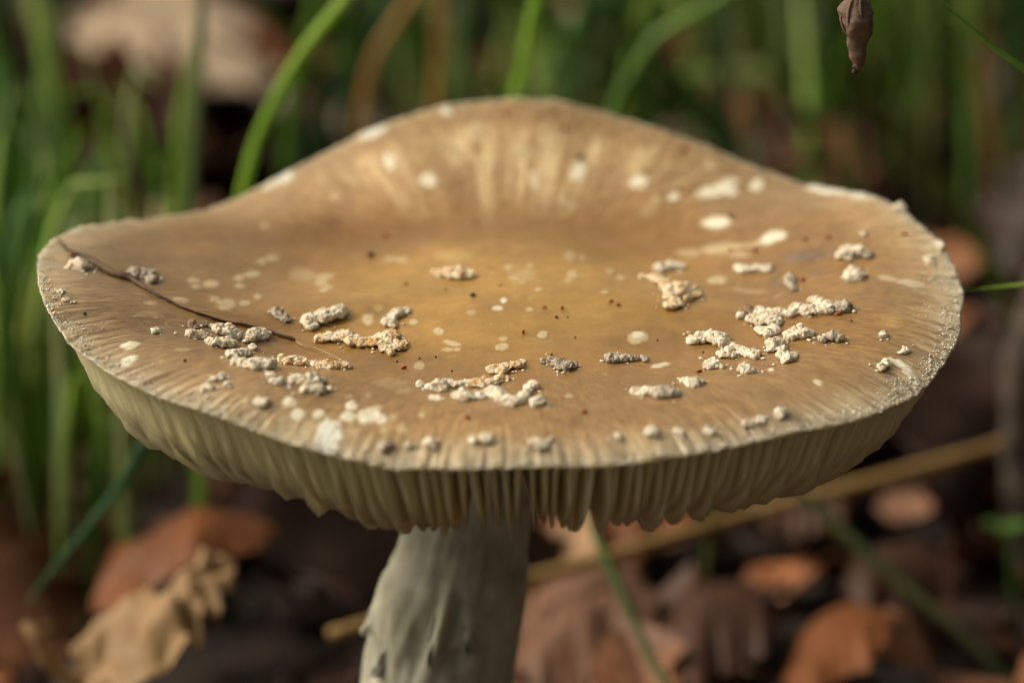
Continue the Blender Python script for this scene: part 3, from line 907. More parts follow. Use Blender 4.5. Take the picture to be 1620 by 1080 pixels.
# crumbs shed around the warts
for mn, bl in WARTS:
    for _ in range(3 + 3 * len(bl)):
        bx_, by_, br_ = rnd.choice(bl)
        p, nn = hit(bx_ + rnd.gauss(0, 1.5) * br_, by_ + br_ * 0.4 + rnd.gauss(0, 0.7) * br_)
        sz = rnd.uniform(0.006, 0.02) * (1.4 if rnd.random() < 0.15 else 1)
        S = ICOV * (1 + 0.4 * RS.uniform(-1, 1, (len(ICOV), 1))) * sz * np.array([rnd.uniform(.8, 1.7), rnd.uniform(.8, 1.7), rnd.uniform(.4, .8)])
        Vs.append(S + p + nn * sz * 0.2)
        Ts.append(ICOF + cnt)
        cnt += len(ICOV)
link('veil_crumbs', mesh_np('veil_crumbs', np.vstack(Vs), None, True, np.vstack(Ts)), M['granule'], cap, kind='stuff')

# ------------------------------------------------------------------ stem
stop = P(772, 640, 0.0)
sa, sb = P(737, 830, 0.0), P(691, 1080, 0.0)
slope = (sb - sa) / (sa[2] - sb[2])
def axis_at(z):
    return sa + slope * (sa[2] - z)
zs = np.concatenate([np.linspace(ZC - 0.35, 0.9, 150), np.linspace(0.85, -0.6, 20)])
ns = 128
tha = np.arange(ns) / ns * 2 * math.pi
rad = np.interp(zs, [-0.6, 0.0, 0.6, 1.6, 2.5, 3.6, 4.6, 5.3, 6.0, 6.6, 7.2, 7.8, 8.3], [0.9, 1.25, 1.35, 1.05, 0.86, 0.82, 0.79, 0.74, 0.68, 0.66, 0.68, 0.82, 1.1])
V = []
zz, aa = np.meshgrid(zs, tha, indexing='ij')
base_n = np.stack([np.cos(aa) * 2.2, np.sin(aa) * 2.2, zz * 0.55], -1)
fine = np.stack([np.cos(aa) * 11, np.sin(aa) * 11, zz * 2.2], -1)
disp = 0.05 * fbm(base_n, 3) + 0.016 * fbm(fine, 4, 0.6)
fold = lambda a0, z0, wa, wz: np.exp(-(((aa - a0 + math.pi) % (2 * math.pi) - math.pi) / wa) ** 2 - ((zz - z0) / wz) ** 2)
A = -math.pi / 2 + 2 * math.pi
disp = disp - 0.16 * fold(A + 0.02, 4.75, 0.10, 0.30) - 0.16 * fold(A + 0.14, 4.33, 0.17, 0.11) + 0.10 * fold(A - 0.14, 4.7, 0.07, 0.35) + 0.09 * fold(A + 0.22, 4.62, 0.09, 0.10) - 0.08 * fold(A - 0.38, 4.4, 0.10, 0.4)
disp = disp + 0.12 * fold(A - 0.95, 4.75, 0.5, 0.5) + 0.08 * sstep(5.25, 5.05, zz) * sstep(2.5, 4.2, zz) * (0.6 + 0.6 * fbm(base_n * 1.5 + 4, 2))
rr2 = rad[:, None] + disp
SV = np.stack([np.array([axis_at(z)[0] for z in zs])[:, None] + rr2 * np.cos(aa), np.array([axis_at(z)[1] for z in zs])[:, None] + rr2 * np.sin(aa), zz], -1)
stem = link('stem', mesh_np('stem', SV.reshape(-1, 3), grid_quads(len(zs), ns, True)[:, ::-1]), M['stem'], mush, label='pale grey cream stem with torn folds')

def flake(z0, a0, h, w, lift, seed, curl=0.3):
    """a torn scale of skin standing off the stem"""
    nu, nv = 14, 9
    V = []
    for layer in (0, 1):
        for i in range(nu):
            f = i / (nu - 1)
            z = z0 - h * f
            c = axis_at(z)
            rb = float(np.interp(z, zs[::-1], rad[::-1]))
            wid = w * (1 - 0.75 * f ** 1.5)
            for j in range(nv):
                g = j / (nv - 1) * 2 - 1
                a = a0 + g * wid
                rr_ = rb + 0.05 + lift * f ** 1.6 - curl * 0.15 * g * g * f - layer * 0.018 + 0.03 * math.sin(seed + 7 * f + 5 * g)
                V.append([c[0] + rr_ * math.cos(a), c[1] + rr_ * math.sin(a), z + 0.06 * math.sin(seed * 3 + g * 9) * f])
    Q = grid_quads(nu, nv).tolist()
    off = nu * nv
    Q2 = [[q + off for q in reversed(f)] for f in Q]
    edge = [(i * nv) for i in range(nu)] + [(nu - 1) * nv + j for j in range(1, nv)] + [i * nv + nv - 1 for i in range(nu - 2, -1, -1)] + [j for j in range(nv - 2, 0, -1)]
    Q3 = [[edge[i], edge[(i + 1) % len(edge)], edge[(i + 1) % len(edge)] + off, edge[i] + off] for i in range(len(edge))]
    link('skin_flake', mesh_np('skin_flake', np.array(V), np.array(Q + Q2 + Q3)), M['stem'], stem)
flake(4.95, math.radians(197), 0.55, 0.26, 0.16, 1)
flake(4.62, math.radians(216), 0.62, 0.18, 0.11, 2)
flake(4.85, math.radians(258), 0.55, 0.09, 0.10, 4)
flake(4.72, math.radians(284), 0.30, 0.13, 0.10, 5)

# ------------------------------------------------------------------ twig and specks lying on the cap
def on_cap(pts, lift=1.0):
    o = []
    for px, py, r in pts:
        p, nn = hit(px, py)
        o.append(np.append(p + nn * (r * pxcm(p[1]) * lift), r * pxcm(p[1])))
    return np.array(o)
tw = empty('dry_twig', (-4, 0, ZC), 'thin dark dry stalk lying across the left of the mushroom cap', 'twig')
q = catmull(on_cap([(90, 377, 2.2), (98, 386, 2.6), (112, 400, 3.0), (135, 412, 5.5), (160, 428, 7.0), (185, 440, 7.0), (208, 447, 6.0), (235, 463, 3.2), (270, 480, 2.6), (305, 494, 2.4), (350, 511, 2.6), (385, 516, 2.6), (410, 521, 2.4), (440, 531, 3.2), (460, 538, 3.4), (468, 541, 1.8)]), 110)
q[:, :2] += 0.03 * np.stack([fbm(q[:, :3] * 4.0, 3), fbm(q[:, :3] * 4.0 + 9, 3)], -1)
V, Q, T = tube(q[:, :3], q[:, 3] * 0.9, 8, 0.5, 2)
link('stalk', mesh_np('stalk', V, Q, True, T), M['twig'], tw)
for dy_, rr_ in ((0, 1.1), (3, 0.9), (-2, 0.7)):
    q = catmull(on_cap([(464, 539, rr_), (480, 547 + dy_ * .4, rr_), (505, 555 + dy_, rr_), (530, 566 + dy_ * .6, rr_), (556 - abs(dy_) * 5, 577 - abs(dy_) * 2, rr_ * .5)], 1.4), 30)
    V, Q, T = tube(q[:, :3], q[:, 3], 6, 0.2, 3)
    link('fibre', mesh_np('fibre', V, Q, True, T), M['straw_fibre'], tw)

def speck(name, px, py, w, h, mat, label, cat, group, ang):
    p, nn = hit(px, py)
    s = pxcm(p[1])
    bm = bmesh.new()
    bmesh.ops.create_icosphere(bm, subdivisions=2, radius=1.0)
    V = np.array([v.co[:] for v in bm.verts])
    T = np.array([[v.index for v in f.verts] for f in bm.faces])
    bm.free()
    n = vnoise(V * 1.4 + px * 0.37)
    V = V * (1 + 0.22 * n)[:, None]
    V[:, 0] *= 1 + 0.25 * V[:, 1]
    ca, sa_ = math.cos(ang), math.sin(ang)
    V = V * np.array([w, min(w, h) * 0.9, h * 0.8]) * s * 0.5
    V = np.stack([V[:, 0] * ca - V[:, 1] * sa_, V[:, 0] * sa_ + V[:, 1] * ca, V[:, 2]], -1)
    link(name, mesh_np(name, V + p + nn * h * s * 0.3, None, True, T), mat, None, label=label, category=cat, group=group)
REDS = [(610, 374, 9, 7), (643, 450, 10, 6), (861, 487, 9, 7), (889, 489, 5, 11), (828, 527, 6, 10), (638, 583, 12, 7), (740, 662, 9, 9), (924, 652, 11, 8), (967, 478, 8, 7), (978, 484, 9, 7),
        (1107, 589, 12, 8), (1329, 530, 13, 7), (1326, 498, 11, 8), (1271, 443, 9, 8), (1310, 377, 10, 8), (1195, 397, 10, 8), (1157, 397, 7, 6), (619, 700, 8, 9), (799, 182, 9, 9), (895, 205, 9, 9), (1080, 238, 13, 8), (968, 267, 8, 6), (1431, 371, 11, 7), (113, 404, 9, 7), (753, 353, 9, 6), (873, 561, 6, 5)]
for i, (x, y, w, h) in enumerate(REDS):
    speck('red_speck', x, y, w, h, M['red'], 'tiny rust red speck lying on the mushroom cap', 'speck', 'rust red specks on the cap', i * 1.3)
for i, (x, y, w, h) in enumerate([(748, 469, 10, 9), (706, 458, 5, 4), (919, 250, 11, 9), (1156, 343, 8, 8), (1275, 380, 7, 7), (881, 503, 8, 6), (898, 502, 4, 3), (133, 497, 7, 6), (293, 572, 6, 6), (910, 534, 4, 4), (664, 567, 4, 4), (628, 573, 4, 4), (689, 565, 4, 4), (715, 588, 4, 4), (1040, 539, 4, 4), (1112, 557, 4, 4), (1348, 508, 5, 4)]):
    speck('black_speck', x, y, w, h, M['black'], 'tiny black speck lying on the mushroom cap', 'speck', 'black specks on the cap', i * 1.7)
speck('maroon_bead', 587, 406, 14, 12, M['maroon'], 'round dark maroon bead on the cap, largest of the specks', 'speck', 'dark beads on the cap', 0.4)

# ------------------------------------------------------------------ grass blades
def blade_mesh(pts, width, n=26, tip_first=True, fold=0.25, twist=0.0, thick=0.02, face=None):
    """a folded, tapering blade; pts run tip -> root, width in cm at its widest"""
    q = catmull(pts, n)[:, :3]
    tg = np.gradient(q, axis=0)
    tg /= np.linalg.norm(tg, axis=1)[:, None] + 1e-9
    view = CAM - q if face is None else np.tile(np.asarray(face, float), (n, 1))
    view = view - tg * np.sum(view * tg, 1)[:, None]
    view /= np.linalg.norm(view, axis=1)[:, None] + 1e-9
    side = np.cross(tg, view)
    s = np.linspace(0, 1, n)
    w = width * 0.5 * np.minimum(1, (0.03 + s * 3.2)) ** 0.7 * (1 - 0.35 * s)
    tw = twist * (s - 0.5)
    sd = side * np.cos(tw)[:, None] + view * np.sin(tw)[:, None]
    nm = view * np.cos(tw)[:, None] - side * np.sin(tw)[:, None]
    t_ = np.minimum(thick, w * 0.5)[:, None]
    L_ = q - sd * w[:, None] + nm * (fold * w)[:, None]
    R_ = q + sd * w[:, None] + nm * (fold * w)[:, None]
    Mt = q + nm * t_
    Mb = q - nm * t_
    V = np.stack([L_, Mt, R_, Mb], 1).reshape(-1, 3)
    Q = grid_quads(n, 4, True)
    caps = np.array([[0, 1, 2, 3], [(n - 1) * 4 + 3, (n - 1) * 4 + 2, (n - 1) * 4 + 1, (n - 1) * 4]])
    return V, np.vstack([Q, caps])

def named_blade(pts, Y, wpx, col, label, off_top=3.0, root='down', name='grass_blade', cat='grass blade', group=None, fold=0.25, twist=0.25):
    """pts: photograph points tip -> root on the depth plane Y (or a list of depths)"""
    Ys = np.full(len(pts), float(Y)) if np.isscalar(Y) else np.asarray(Y, float)
    W = [P(px, py, y_) for (px, py), y_ in zip(pts, Ys)]
    if off_top:
        d = W[0] - W[1]
        d /= np.linalg.norm(d)
        W.insert(0, W[0] + d * off_top)
    if root == 'down':
        d = W[-1] - W[-2]
        d /= np.linalg.norm(d)
        last = W[-1]
        zg = float(ground_z(last[0], last[1]))
        hgt = last[2] - zg
        if hgt > 0.3:
            mid = last + np.array([d[0] * hgt * 0.30, d[1] * 0.3 * hgt, -hgt * 0.5])
            end = np.array([last[0] + d[0] * hgt * 0.42, last[1] + 0.2, zg - 0.3])
            W += [mid, end]
    V, Q = blade_mesh(np.array(W), wpx * pxcm(float(np.mean(Ys))), 40, fold=fold, twist=twist)
    return link(name, mesh_np(name, V, Q), M['g_' + col], None, label=label, category=cat, **({'group': group} if group else {}))

BL = [
    ([(55, 0), (82, 120), (108, 240), (128, 350)], 22, 40, 'pale', 'pale grey green grass blade rising behind the left end of the cap'),
    ([(0, 30), (22, 170), (45, 300), (70, 420)], 20, 38, 'dark', 'dark green grass blade slanting down at the upper left edge'),
    ([(318, 0), (314, 130), (306, 250), (303, 340)], 12, 23, 'grey', 'upright grey green blade behind the left slope of the cap'),
    ([(545, 0), (478, 85), (425, 180), (385, 300)], 9, 27, 'bright', 'curved bright green blade crossing behind the upper left cap edge'),
    ([(395, 0), (440, 32), (475, 78), (505, 140), (520, 230)], 16, 26, 'dark', 'dark blade bending right, crossing the curved bright green blade'),
    ([(500, 0), (478, 90), (462, 170), (452, 250)], 18, 32, 'mid', 'upright mid green blade just right of the curved bright one'),
    ([(580, 0), (566, 80), (552, 160), (545, 220)], 18, 34, 'dark', 'broad dark green upright blade left of the tan stalk'),
    ([(600, 40), (545, 130), (500, 200), (480, 260)], 24, 34, 'teal', 'blue green blade leaning left behind the dark upright one'),
    ([(640, 15), (595, 85), (577, 150), (570, 200)], 20, 22, 'tan', 'arching tan dry grass stalk above the left cap slope'),
    ([(697, 0), (694, 80), (688, 160), (686, 200)], 20, 22, 'tan', 'straight tan dry stalk above the cap, left of the top'),
    ([(555, 95), (620, 92), (700, 112), (770, 140), (830, 190)], 30, 44, 'mid', 'low arching broad green blade far behind the cap top'),
    ([(848, 0), (835, 70), (822, 130), (812, 180)], 10, 28, 'bright', 'bright green upright blade directly above the cap top'),
    ([(855, 15), (930, 60), (1010, 120), (1100, 190), (1140, 240)], 26, 34, 'dark', 'dark diagonal blade falling right, nearest the cap top'),
    ([(915, 0), (1000, 60), (1075, 130), (1140, 200), (1170, 260)], 22, 34, 'dark', 'upper dark diagonal blade falling right above the cap'),
    ([(1120, 10), (1040, 60), (1000, 120), (965, 190)], 15, 26, 'mid', 'mid green blade leaning left over the dark diagonals'),
    ([(1135, 0), (1140, 90), (1146, 170), (1152, 250)], 18, 32, 'teal', 'blue green upright blade right of the dark diagonals'),
    ([(1165, 0), (1215, 90), (1270, 180), (1335, 300)], 20, 28, 'olive', 'brownish olive blade slanting down right above the cap'),
    ([(1195, -20), (1225, 50), (1250, 130), (1290, 220)], 34, 52, 'mid', 'very broad soft green blade at the upper right'),
    ([(1330, -10), (1300, 70), (1290, 150), (1300, 240)], 34, 44, 'olive', 'wide olive blade behind the withered seed head'),
    ([(1450, 0), (1430, 70), (1400, 140), (1380, 210)], 36, 46, 'mid', 'wide soft green blade right of the withered seed head'),
    ([(1140, 120), (1190, 118), (1240, 135), (1275, 190)], 32, 50, 'pale', 'short pale green blade bent over the orange leaf'),
    ([(1380, 170), (1440, 230), (1510, 320), (1570, 420)], 18, 44, 'olive', 'long olive green blade slanting down to the right edge'),
    ([(1490, 20), (1500, 120), (1530, 230), (1590, 330)], 26, 40, 'dark', 'dark green blade curving right, above the slanting olive one'),
    ([(1545, 60), (1560, 160), (1575, 260), (1600, 380)], 28, 30, 'tan', 'tan dry stalk standing near the right edge'),
    ([(1130, 780), (1120, 860), (1118, 960), (1128, 1080)], 9, 16, 'olive', 'thin olive upright stalk crossing behind the long straw'),
    ([(920, 770), (945, 850), (985, 940), (1030, 1040), (1060, 1100)], [6.5, 5.8, 5.0, 4.2, 3.6], 22, 'dark', 'green blade crossing the straw just right of the stem'),
    ([(872, 760), (868, 850), (858, 920), (850, 960)], 14, 30, 'grey', 'grey green blade between the stem and the straw crossing'),
    ([(1290, 800), (1360, 865), (1440, 935), (1530, 1010), (1570, 1050)], 8, 32, 'grey', 'grey green blade slanting down at the lower right'),
    ([(75, 330), (82, 430), (88, 520), (84, 620)], 16, 34, 'pale', 'pale upright blade just left of the cap end'),
    ([(40, 300), (60, 420), (48, 540), (30, 650)], 18, 40, 'mid', 'green blade bowed along the left edge beside the cap'),
    ([(95, 520), (130, 630), (165, 730), (200, 850)], 16, 42, 'bright', 'bright blade slanting down right under the cap end'),
    ([(140, 610), (150, 700), (175, 800), (190, 900)], 22, 40, 'mid', 'green blade below the left cap end, behind the dark one'),
    ([(10, 560), (40, 660), (90, 760), (140, 880)], 20, 40, 'mid', 'green blade at the left edge under the cap level'),
    ([(250, 700), (262, 780), (258, 850), (250, 930)], 20, 30, 'mid', 'short green blade under the left gills'),
    ([(610, 810), (585, 870), (560, 930), (535, 990)], 10, 30, 'tan', 'tan dry stalk leaning left of the stem'),
    ([(545, 840), (520, 900), (500, 960), (490, 1000)], 14, 26, 'tan', 'short tan stalk farther left of the stem'),
    ([(900, 960), (890, 1010), (910, 1060), (930, 1100)], 11, 26, 'tan', 'tan blade low beside the stem over pink leaves'),
]
for i, (pts, Y_, w_, c_, lab) in enumerate(BL):
    named_blade(pts, Y_, w_ * 0.82, c_, lab, off_top=rnd.uniform(2.5, 5) if pts[0][1] <= 60 else 1.2)
named_blade([(42, 955), (80, 905), (120, 858), (165, 803), (200, 755), (235, 695), (330, 610), (450, 590), (560, 660), (650, 800), (690, 980)], 4.5, 30, 'teal',
            'dark green blade with its tip down at the lower left', off_top=0)
named_blade([(1470, -16), (1492, 2), (1530, 38), (1575, 78), (1622, 112), (1700, 200), (1760, 420)], 0.5, 22, 'mid', 'sharp green blade crossing the upper right corner', off_top=0)
named_blade([(1519, 461), (1545, 457), (1585, 454), (1625, 449), (1700, 470), (1760, 600), (1780, 800)], 0.8, 15, 'bright', 'bright narrow blade tip touching the right end of the cap', off_top=0, twist=0)

# loose mass of grass, too many blades to count
def grass_mass(n, sampler, seed, hmin=4, hmax=11, wmin=0.16, wmax=0.34, lean=1.0, pal=None):
    r = random.Random(seed)
    Vs, Qs, cols, c = [], [], [], 0
    pal = pal or [(0.30, 0.47, 0.07), (0.22, 0.40, 0.06), (0.38, 0.50, 0.14), (0.13, 0.26, 0.04), (0.46, 0.52, 0.26), (0.14, 0.30, 0.09), (0.30, 0.45, 0.08), (0.34, 0.40, 0.10)]
    for _ in range(n):
        x, y = sampler(r)
        h = r.uniform(hmin, hmax)
        a = r.uniform(0, 2 * math.pi)
        l = r.uniform(0.1, lean) * h
        z0 = float(ground_z(x, y)) - 0.2
        p0 = np.array([x, y, z0])
        p1 = p0 + np.array([math.cos(a) * l * 0.25, math.sin(a) * l * 0.25, h * 0.6])
        p2 = p0 + np.array([math.cos(a) * l * 0.6, math.sin(a) * l * 0.6, h * 0.9])
        p3 = p0 + np.array([math.cos(a) * l, math.sin(a) * l, h * r.uniform(0.75, 1.05)])
        V, Q = blade_mesh(np.array([p3, p2, p1, p0]), r.uniform(wmin, wmax), 9, face=(r.uniform(-1, 1), -1, r.uniform(0, .6)), twist=r.uniform(-1, 1))
        Vs.append(V); Qs.append(Q + c); c += len(V)
        k = np.array(r.choice(pal)) * r.uniform(0.75, 1.25)
        cols.append(np.tile(k, (len(V), 1)))
    return np.vstack(Vs), np.vstack(Qs), np.vstack(cols)
def s_left(r):
    while True:
        x, y = r.uniform(-16, -5.5), r.uniform(9, 24)
        px = project(np.array([[x, y, 3.0]]))[0]
        if px[0] < 330 and (px[1] > 330 or px[0] < 40):
            return x, y
def s_back(r):
    while True:
        x, y = r.uniform(-22, 22), r.uniform(24, 75)
        px = project(np.array([[x, y, 4.0]]))[0]
        if 20 < px[0] < 520:
            continue
        return x, y
def s_right(r):
    return r.uniform(5, 26), r.uniform(34, 75)
def s_far(r):
    a, d_ = r.uniform(0, 2 * math.pi), r.uniform(70, 260)
    return d_ * math.cos(a), d_ * math.sin(a) + 20
parts = [grass_mass(260, s_left, 1, 3.5, 8.5, 0.14, 0.30, 0.33), grass_mass(330, s_back, 2, 4, 10, 0.16, 0.34, 0.8), grass_mass(200, s_back, 8, 7, 15, 0.12, 0.22, 0.8), grass_mass(260, s_back, 6, 6, 13, 0.16, 0.36, 1.0, [(0.06, 0.13, 0.025), (0.05, 0.12, 0.04), (0.10, 0.20, 0.04), (0.16, 0.28, 0.06)]), grass_mass(150, s_right, 3, 5, 12, 0.18, 0.4, 0.9, [(0.08, 0.15, 0.03), (0.14, 0.22, 0.05), (0.20, 0.28, 0.08), (0.05, 0.09, 0.02)]), grass_mass(1500, s_far, 4)]
off, VV, QQ, CC = 0, [], [], []
for V, Q, c_ in parts:
    VV.append(V); QQ.append(Q + off); CC.append(c_); off += len(V)
gme = mesh_np('grass', np.vstack(VV), np.vstack(QQ))
add_attr(gme, 'tint', np.vstack(CC), 'FLOAT_COLOR')
link('grass', gme, M['grass'], None, kind='stuff', label='loose green woodland grass growing around the mushroom', category='grass')

# ------------------------------------------------------------------ dead leaves
def closed_sheet(G, thick):
    """G (nu,nv,3) grid -> closed thin solid"""
    nu, nv = G.shape[:2]
    du = np.gradient(G, axis=0); dv = np.gradient(G, axis=1)
    nn = np.cross(du, dv); nn /= np.linalg.norm(nn, axis=-1)[..., None] + 1e-9
    V = np.vstack([(G + nn * thick / 2).reshape(-1, 3), (G - nn * thick / 2).reshape(-1, 3)])
    Q = grid_quads(nu, nv)
    o = nu * nv
    e = [i * nv for i in range(nu)] + [(nu - 1) * nv + j for j in range(1, nv)] + [i * nv + nv - 1 for i in range(nu - 2, -1, -1)] + [j for j in range(nv - 2, 0, -1)]
    m_ = len(e)                                        # the cut edge has vertices of its own, so the sheet keeps a crisp rim
    V = np.vstack([V, V[e], V[[i_ + o for i_ in e]]])
    E = np.array([[2 * o + i, 2 * o + (i + 1) % m_, 2 * o + m_ + (i + 1) % m_, 2 * o + m_ + i] for i in range(m_)])
    return V, np.vstack([Q, Q[:, ::-1] + o, E])

def litter_leaf(seed):
    r = random.Random(seed)
    nu, nv = 26, 9
    L_, W_ = r.uniform(4.5, 8.0), r.uniform(0.9, 1.9)
    lob = r.choice([0.12, 0.3, 0.42, 0.5]); vf = r.choice([-1, 1]) * r.uniform(0.25, 0.6); ph = r.uniform(0, 6)
    c1, c2, c3 = r.uniform(-0.15, 0.30), r.uniform(-0.3, 0.3), r.uniform(-0.8, 0.8)
    s = np.linspace(0, 1, nu)[:, None]; t = np.linspace(-1, 1, nv)[None]
    w = W_ * np.sin(math.pi * np.clip(s, 0, 1) ** 0.85) ** 0.75 * (1 + lob * np.sin(s * 26 + ph)) + 0.05
    x = (s - 0.5) * L_ + 0 * t
    y = w * t + 0.3 * np.sin(s * 3 + ph) 
    z = c1 * (w * t) ** 2 + c2 * np.sin(s * math.pi) + c3 * t * s * w + 0.10 * np.abs(t) * np.sin(s * 34 + np.abs(t) * 5) 
    z = z + vf * np.abs(t) * w
    G = np.stack([x, y + 0 * z, z], -1)
    G[..., 2] += 0.4 * fbm(G * 0.9 + seed * 5.5, 3)
    G[..., 2] -= G[..., 2].min()
    V, Q = closed_sheet(G, 0.035)
    return mesh_np('dead_leaf', V, Q)
leaf_meshes = [litter_leaf(100 + i) for i in range(14)]
n_l = 0
cand = []
while len(cand) < 260:
    x, y = rnd.uniform(-20, 20), rnd.uniform(2.5, 58)
    pr = project(np.array([[x, y, 0.5]]))[0]
    if not (-150 < pr[0] < 1770 and -80 < pr[1] < 1250):
        continue
    if math.hypot(x + 1.3, y) < 3.6 or (y < 17 and -50 < pr[0] < 620) or (y < 8) or (y < 13 and pr[0] > 780):
        continue
    cand.append((x, y))
for x, y in cand:
    me = rnd.choice(leaf_meshes)
    o = link('dead_leaf', me, M['litter'], None, label='brown dead leaf lying blurred in the litter behind the mushroom', category='dead leaf', group='brown dead leaves of the litter')
    o.location = Vector((x, y, float(ground_z(x, y)) + rnd.uniform(0.0, 0.7))) * U
    o.rotation_euler = (rnd.gauss(0, 0.4), rnd.gauss(0, 0.35), rnd.uniform(0, 6.28))
    k = rnd.uniform(0.5, 1.1)
    o.scale = (k, k, k)
# scraps of leaf between and beyond them
Vs, Qs, Cs, c = [], [], [], 0
pal = [(0.025, 0.010, 0.005), (0.06, 0.023, 0.010), (0.10, 0.038, 0.016), (0.14, 0.053, 0.022), (0.20, 0.085, 0.04), (0.24, 0.085, 0.026), (0.34, 0.20, 0.11)]
for _ in range(7600):
    far = rnd.random() < 0.4
    if far:
        a, d_ = rnd.uniform(0, 6.28), 20 + 230 * math.sqrt(rnd.random())
        x, y = d_ * math.cos(a), d_ * math.sin(a) + 15
    else:
        x, y = rnd.uniform(-38, 38), rnd.uniform(-14, 66)
    if math.hypot(x + 1.3, y) < 2.2:
        continue
    pq = project(np.array([[x, y, 0.3]]))[0]
    painted_shade = y < 16 and 240 < pq[0] < 600 and pq[1] > 900  # scraps here get the darkest tint: deep shade painted into their colour
    L_ = rnd.uniform(0.6, 2.0) * (2.6 if far else 1)
    W_ = L_ * rnd.uniform(0.3, 0.6)
    nu, nv = 5, 3
    s = np.linspace(0, 1, nu)[:, None]; t = np.linspace(-1, 1, nv)[None]
    w = W_ * (np.sin(math.pi * (0.02 + 0.96 * s)) * (1 + 0.5 * RS.uniform(-1, 1, (nu, 1))))
    G = np.stack([(s - .5) * L_ + 0.12 * L_ * RS.uniform(-1, 1, (nu, nv)), w * t * (1 + 0.4 * RS.uniform(-1, 1, (nu, nv))), rnd.uniform(-.5, .5) * np.abs(w * t) + rnd.uniform(-.15, .15) * L_ * np.sin(s * 3) + 0.06 * L_ * RS.uniform(-1, 1, (nu, nv))], -1)
    V, Q = closed_sheet(G, 0.03)
    e = Matrix.Rotation(rnd.uniform(0, 6.28), 3, 'Z') @ Matrix.Rotation(rnd.gauss(0, .4), 3, 'X') @ Matrix.Rotation(rnd.gauss(0, .4), 3, 'Y')
    V = V @ np.array(e).T + np.array([x, y, float(ground_z(x, y)) + rnd.uniform(0.05, 0.6)])
    Vs.append(V); Qs.append(Q + c); c += len(V)
    Cs.append(np.tile(np.array(pal[0] if painted_shade else rnd.choice(pal)) * rnd.uniform(.7, 1.2), (len(V), 1)))
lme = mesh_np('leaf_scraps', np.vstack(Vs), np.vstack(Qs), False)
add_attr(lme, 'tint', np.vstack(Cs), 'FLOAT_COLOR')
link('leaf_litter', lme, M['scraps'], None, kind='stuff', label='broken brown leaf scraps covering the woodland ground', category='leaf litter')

def shaped_leaf(upper, lower, Yu, Yl, mat, label, bulge=0.4, crinkle=0.12, group=None, nu=60, nv=15, seed=0, thick=0.04, ribs=0.012):
    """a leaf whose two margins run along photograph points at depths Yu / Yl"""
    def edge(pts, Ys):
        Ys = np.linspace(Ys[0], Ys[1], len(pts)) if np.ndim(Ys) else np.full(len(pts), Ys)
        return catmull(np.array([P(px, py, y_) for (px, py), y_ in zip(pts, Ys)]), nu)
    A_, B_ = edge(upper, Yu), edge(lower, Yl)
    t = np.linspace(0, 1, nv)[None, :, None]
    G = A_[:, None] * (1 - t) + B_[:, None] * t
    s = np.linspace(0, 1, nu)[:, None]
    tt_ = np.linspace(0, 1, nv)[None]
    if ribs:                                            # taper both ends to the stalk and tip, wavy lobed margin
        midl = G.mean(axis=1, keepdims=True)
        tp = np.clip(np.minimum(s, 1 - s) * 5 + 0.03, 0, 1) ** 0.6 * (1 + 0.08 * np.sin(s * 17 + seed) + 0.14 * vnoise(np.stack([s * 14, s * 0 + seed, s * 0], -1)))
        G = midl + (G - midl) * tp[..., None]
    else:                                               # a torn, crumpled leaf
        G = G + 0.10 * np.stack([fbm(G * 2.6, 3), fbm(G * 2.6 + 5, 3), fbm(G * 2.6 + 11, 3)], -1)
        G[..., 2] += 0.16 * np.sin(tt_ * 7 + s * 8) * np.sin(math.pi * tt_)
    vein = ribs * np.abs(np.sin(s * 40 + np.abs(tt_ - .5) * 8))
    mid = -0.10 * np.exp(-((tt_ - 0.5) / 0.08) ** 2)
    G[..., 2] += bulge * np.sin(math.pi * tt_) * (0.4 + 0.6 * np.sin(math.pi * s)) + vein * crinkle * 4 + mid + crinkle * fbm(G * 0.9 + seed, 3)
    V, Q = closed_sheet(G, thick)
    return link('dead_leaf', mesh_np('dead_leaf', V, Q), M[mat], None, label=label, category='dead leaf', **({'group': group} if group else {}))

oak = empty('oak_leaf', P(150, 1080, 6), 'torn tan dead oak leaf lying at the lower left, sharpest of the leaves', 'dead leaf')
lf = shaped_leaf([(108, 1045), (150, 1008), (185, 975), (215, 950), (228, 928), (240, 930), (243, 962), (270, 940), (300, 905), (318, 878), (328, 882), (325, 902), (350, 892), (372, 895)],
                 [(150, 1130), (200, 1090), (245, 1050), (272, 1030), (295, 1000), (308, 1012), (316, 990), (322, 962), (345, 968), (350, 940), (340, 930), (352, 915), (368, 905), (373, 897)], (4.6, 5.0), (3.0, 4.4), 'leaf_tan', '', 0.30, 0.45, nu=120, nv=23, seed=3, ribs=0.0)
for k in ('label', 'category'):
    del lf[k]
lf.name = 'leaf_blade'
lf.parent = oak
lf.matrix_parent_inverse = Matrix.Translation(-Vector(oak.location))
q = catmull([P(40, 985, 4.0), P(58, 1010, 3.9), P(80, 1048, 3.9), P(110, 1072, 3.9), P(150, 1070, 4.0)], 30)
V, Q, T = tube(q, np.linspace(0.08, 0.13, 30), 8, 0.3, 5)
link('leaf_stalk', mesh_np('leaf_stalk', V, Q, True, T), M['leaf_tan'], oak)

